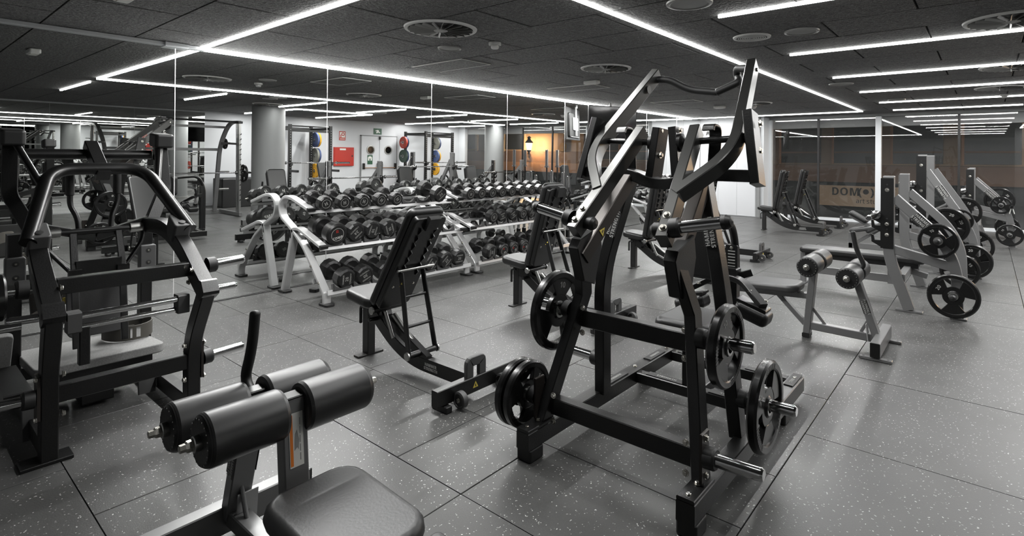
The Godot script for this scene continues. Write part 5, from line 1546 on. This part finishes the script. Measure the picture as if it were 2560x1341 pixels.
	weight_plate("black plate on the smith machine's bar end", 0.20, 0.045, V(1.265, 0.932, -5.12), V(0, 0, -1), 0.3, "plates on the smith machine")
	weight_plate("black plate stored high on the smith machine's post", 0.12, 0.04, V(1.97, 1.584, -5.0), V(0, 0, -1), 0.3, "plates on the smith machine", "5")
	var bx := thing("plyo_box", "black padded plyometric box before the white wall by the smith machine", "plyo box", V(3.5, 0, -5.85))
	part(bx, "box", MB.new().pad(XF(V(0, 0.36, 0)), V(0.6, 0.72, 0.9), 0.03, 0.02), M.vinyl)
	part(bx, "top_panel", MB.new().pad(XF(V(0, 0.725, 0)), V(0.54, 0.02, 0.84), 0.03, 0.006), M.rubber)
	# flat screen hung before the mirror
	var tv := thing("television", "flat black television on a ceiling bracket before the mirror wall", "television", V(-5.31, 2.045, -8.41), 0)
	tv.transform.basis = facing(Vector3.ZERO, V(0.926, -0.04, 0.378)).basis
	part(tv, "shell", MB.new().box(V(0, 0, 0), V(1.06, 0.60, 0.035), 0.006), M.black)
	part(tv, "screen", MB.new().box(V(0, 0.005, 0.0185), V(1.03, 0.57, 0.003), 0.001), M.screen)
	part(tv, "back_hump", MB.new().pad(Transform3D(Basis(V(1, 0, 0), V(0, 0, -1), V(0, 1, 0)), V(0, -0.03, -0.03)), V(0.78, 0.04, 0.46), 0.04, 0.012), M.vinyl)
	part(tv, "bracket_plate", MB.new().box(V(0, 0.0, -0.065), V(0.34, 0.24, 0.02), 0.004), M.silver)
	part(tv, "bracket_arm", MB.new().box(V(0, 0.05, -0.08), V(0.05, 0.56, 0.02), 0.004), M.silver)
	part(tv, "drop_pole", MB.new().tube([V(0, 0.30, -0.09), V(0, 0.362, -0.09)], 0.02, 12), M.silver)
	part(tv, "trim_line", MB.new().box(V(0, -0.25, -0.053), V(0.62, 0.012, 0.006), 0.002), M.silver)
	var wc := thing("wall_camera", "small white security camera bracket near the mirror wall's far end", "camera", V(-4.3, 1.15, -13.335))
	part(wc, "plate", MB.new().box(V(-0.05, 0.06, 0), V(0.08, 0.12, 0.02), 0.004), M.white_frame)
	part(wc, "socket", MB.new().box(V(-0.05, -0.04, 0.0), V(0.08, 0.08, 0.018), 0.004), M.white_frame)
	var es := thing("panel_sign", "small square pictogram sign high on the white panels", "sign", V(-5.55, 2.05, -13.335))
	part(es, "panel", MB.new().box(Vector3.ZERO, V(0.20, 0.20, 0.008), 0.001), M.label_white)
	part(es, "figure", MB.new().prism(XF(V(0, 0, 0.005)), PackedVector2Array([Vector2(-0.06, -0.06), Vector2(0.0, -0.02), Vector2(0.05, -0.06), Vector2(0.03, 0.02), Vector2(0.06, 0.05), Vector2(-0.02, 0.06), Vector2(-0.05, 0.02)]), 0.002), M.dark_print)

# ------------------------------------------------------------------ the street outside the window
func street() -> void:
	var g := struct_node("street_ground")
	slab(g, "paving", V(-16, -0.55, ZB - 0.25), V(14, -0.45, -22.0), M.street)
	var zf := -18.0
	var b := thing("town_building", "town building across the street with brown bands and dark shop windows", "building", V(0, 0, zf))
	slab(b, "wall", V(-16, 1.25, -0.6), V(1.2, 6.5, -0.02), M.brick_warm)
	slab(b, "wall", V(1.2, 1.25, -0.6), V(14, 6.5, -0.0), M.brick_warm)
	slab(b, "shop_wall", V(-16, -0.5, -0.7), V(1.2, 0.75, -0.25), M.shop_dark)
	slab(b, "lower_wall", V(1.2, -0.5, -0.7), V(14, 0.70, -0.2), M.shop_dark)
	slab(b, "band", V(-16, 0.74, -0.5), V(1.2, 1.24, 0.08), M.band_brown)
	slab(b, "band", V(1.2, 0.70, -0.5), V(14, 1.09, 0.08), M.band_orange)
	slab(b, "band", V(1.2, 1.09, -0.5), V(14, 1.58, 0.03), M.band_brown)
	var k := 0
	for x in [-13.2, -11.4, -9.6, -7.8, -6.0, -4.5, -3.0, -1.5, 0.1]:
		var w := part(b, "window", MB.new().box(V(x, 2.05, 0.0), V(1.15, 1.5, 0.06), 0.006), M.shop_dark)
		part(w, "window_frame", MB.new().box(V(x - 0.60, 2.05, 0.01), V(0.06, 1.55, 0.10), 0.006), M.band_orange)
		part(w, "window_frame", MB.new().box(V(x, 1.62, 0.04), V(1.1, 0.05, 0.04), 0.006), M.band_brown)
		k += 1
	for x in [5.0, 8.0, 11.0]:
		var w := part(b, "window", MB.new().box(V(x, 2.6, 0.0), V(1.1, 1.9, 0.06), 0.006), M.shop_dark)
		part(w, "window_frame", MB.new().box(V(x - 0.62, 2.6, 0.02), V(0.14, 2.1, 0.10), 0.01), M.pale_stone)
		part(w, "window_frame", MB.new().box(V(x + 0.62, 2.6, 0.02), V(0.14, 2.1, 0.10), 0.01), M.pale_stone)
	for x in [2.3, 6.6]:
		slab(b, "pilaster", V(x - 0.16, 1.58, -0.02), V(x + 0.16, 5.5, 0.10), M.band_brown)
	for x in [-12.0, -9.0, -6.8, -1.4]:
		var w := part(b, "shop_window", MB.new().box(V(x, 0.15, -0.22), V(1.9, 1.1, 0.05), 0.006), M.screen)
		part(w, "shop_frame", MB.new().box(V(x - 0.98, 0.15, -0.2), V(0.05, 1.15, 0.08), 0.006), M.pale_stone)
	for x in [2.6, 4.4, 6.4, 8.6]:
		part(b, "shop_window", MB.new().box(V(x, 0.05, -0.18), V(1.2, 1.1, 0.05), 0.006), M.screen)
	# shop sign
	var s := thing("shop_sign", "pale shop sign reading DOM and art studio below the brown band", "sign", V(-2.95, 0.335, zf + 0.02))
	part(s, "board", MB.new().box(Vector3.ZERO, V(2.1, 0.60, 0.05), 0.004), M.sign_board)
	lettering(s, "DOM", 0.235, XF(V(-0.30, 0.13, 0.027)), M.dark_print)
	lettering(s, "(", 0.24, XF(V(0.07, 0.13, 0.027)), M.dark_print)
	lettering(s, ")", 0.24, XF(V(0.38, 0.13, 0.027)), M.dark_print)
	part(s, "dot", MB.new().lathe(V(0.225, 0.14, 0.025), V(0, 0, 1), [[0.075, 0.0], [0.075, 0.004], [0.0, 0.004]], 24), M.dark_print)
	lettering(s, "X", 0.235, XF(V(0.86, 0.13, 0.027)), M.dark_print)
	lettering(s, "art studio", 0.135, XF(V(0.36, -0.13, 0.027)), M.dark_print, false)
	# wall lantern
	for q in [[V(3.65, 0.0, zf + 0.55), "ornate iron wall lantern glowing on the orange facade"], [V(-8.6, 0.0, zf + 0.55), "ornate iron wall lantern glowing beyond the white panels"]]:
		var l := thing("wall_lantern", q[1], "lantern", q[0])
		part(l, "glass", MB.new().lathe(V(0, 1.62, 0), Vector3.UP, [[0.0, 0.0], [0.10, 0.0], [0.145, 0.30], [0.0, 0.30]], 6, true), M.lamp_glass, "glowing lantern glass")
		part(l, "cap", MB.new().lathe(V(0, 1.92, 0), Vector3.UP, [[0.17, 0.0], [0.175, 0.03], [0.11, 0.10], [0.07, 0.14], [0.06, 0.20], [0.09, 0.24], [0.03, 0.28], [0.0, 0.30]], 6, true), M.iron)
		part(l, "cup", MB.new().lathe(V(0, 1.62, 0), Vector3.DOWN, [[0.10, 0.0], [0.09, 0.04], [0.04, 0.10], [0.05, 0.16], [0.0, 0.22]], 12), M.iron)
		var arm := fillet([V(0, 1.44, 0), V(0.02, 1.28, -0.05), V(0.20, 1.30, -0.25), V(0.32, 1.52, -0.40), V(0.40, 1.40, -0.52)], 0.08, 5)
		part(l, "bracket", MB.new().tube(arm, 0.022, 10), M.iron)
		var sc := []
		for j in 17:
			var a := TAU * 1.1 * j / 16.0
			sc.append(V(0.30 + cos(a) * 0.10, 1.42 + sin(a) * 0.10, -0.35))
		part(l, "scroll", MB.new().tube(sc, 0.014, 8), M.iron)
		var lt := OmniLight3D.new()
		lt.name = "lantern_light"
		lt.position = V(0, 1.78, 0)
		lt.light_color = Color(1.0, 0.83, 0.62)
		lt.light_energy = LANTERN
		lt.light_size = 0.10
		lt.omni_range = 30.0
		lt.omni_attenuation = 2.0
		lt.shadow_enabled = true
		l.add_child(lt)

const LANTERN := 6.5

# ------------------------------------------------------------------
func _ready() -> void:
	rng.seed = 4242
	materials()
	camera_and_air()
	led_lights()
	room()
	ceiling_fittings()
	pulldown()
	squat_machine()
	decline_benches()
	benches()
	racks()
	press_stations()
	far_side()
	street()
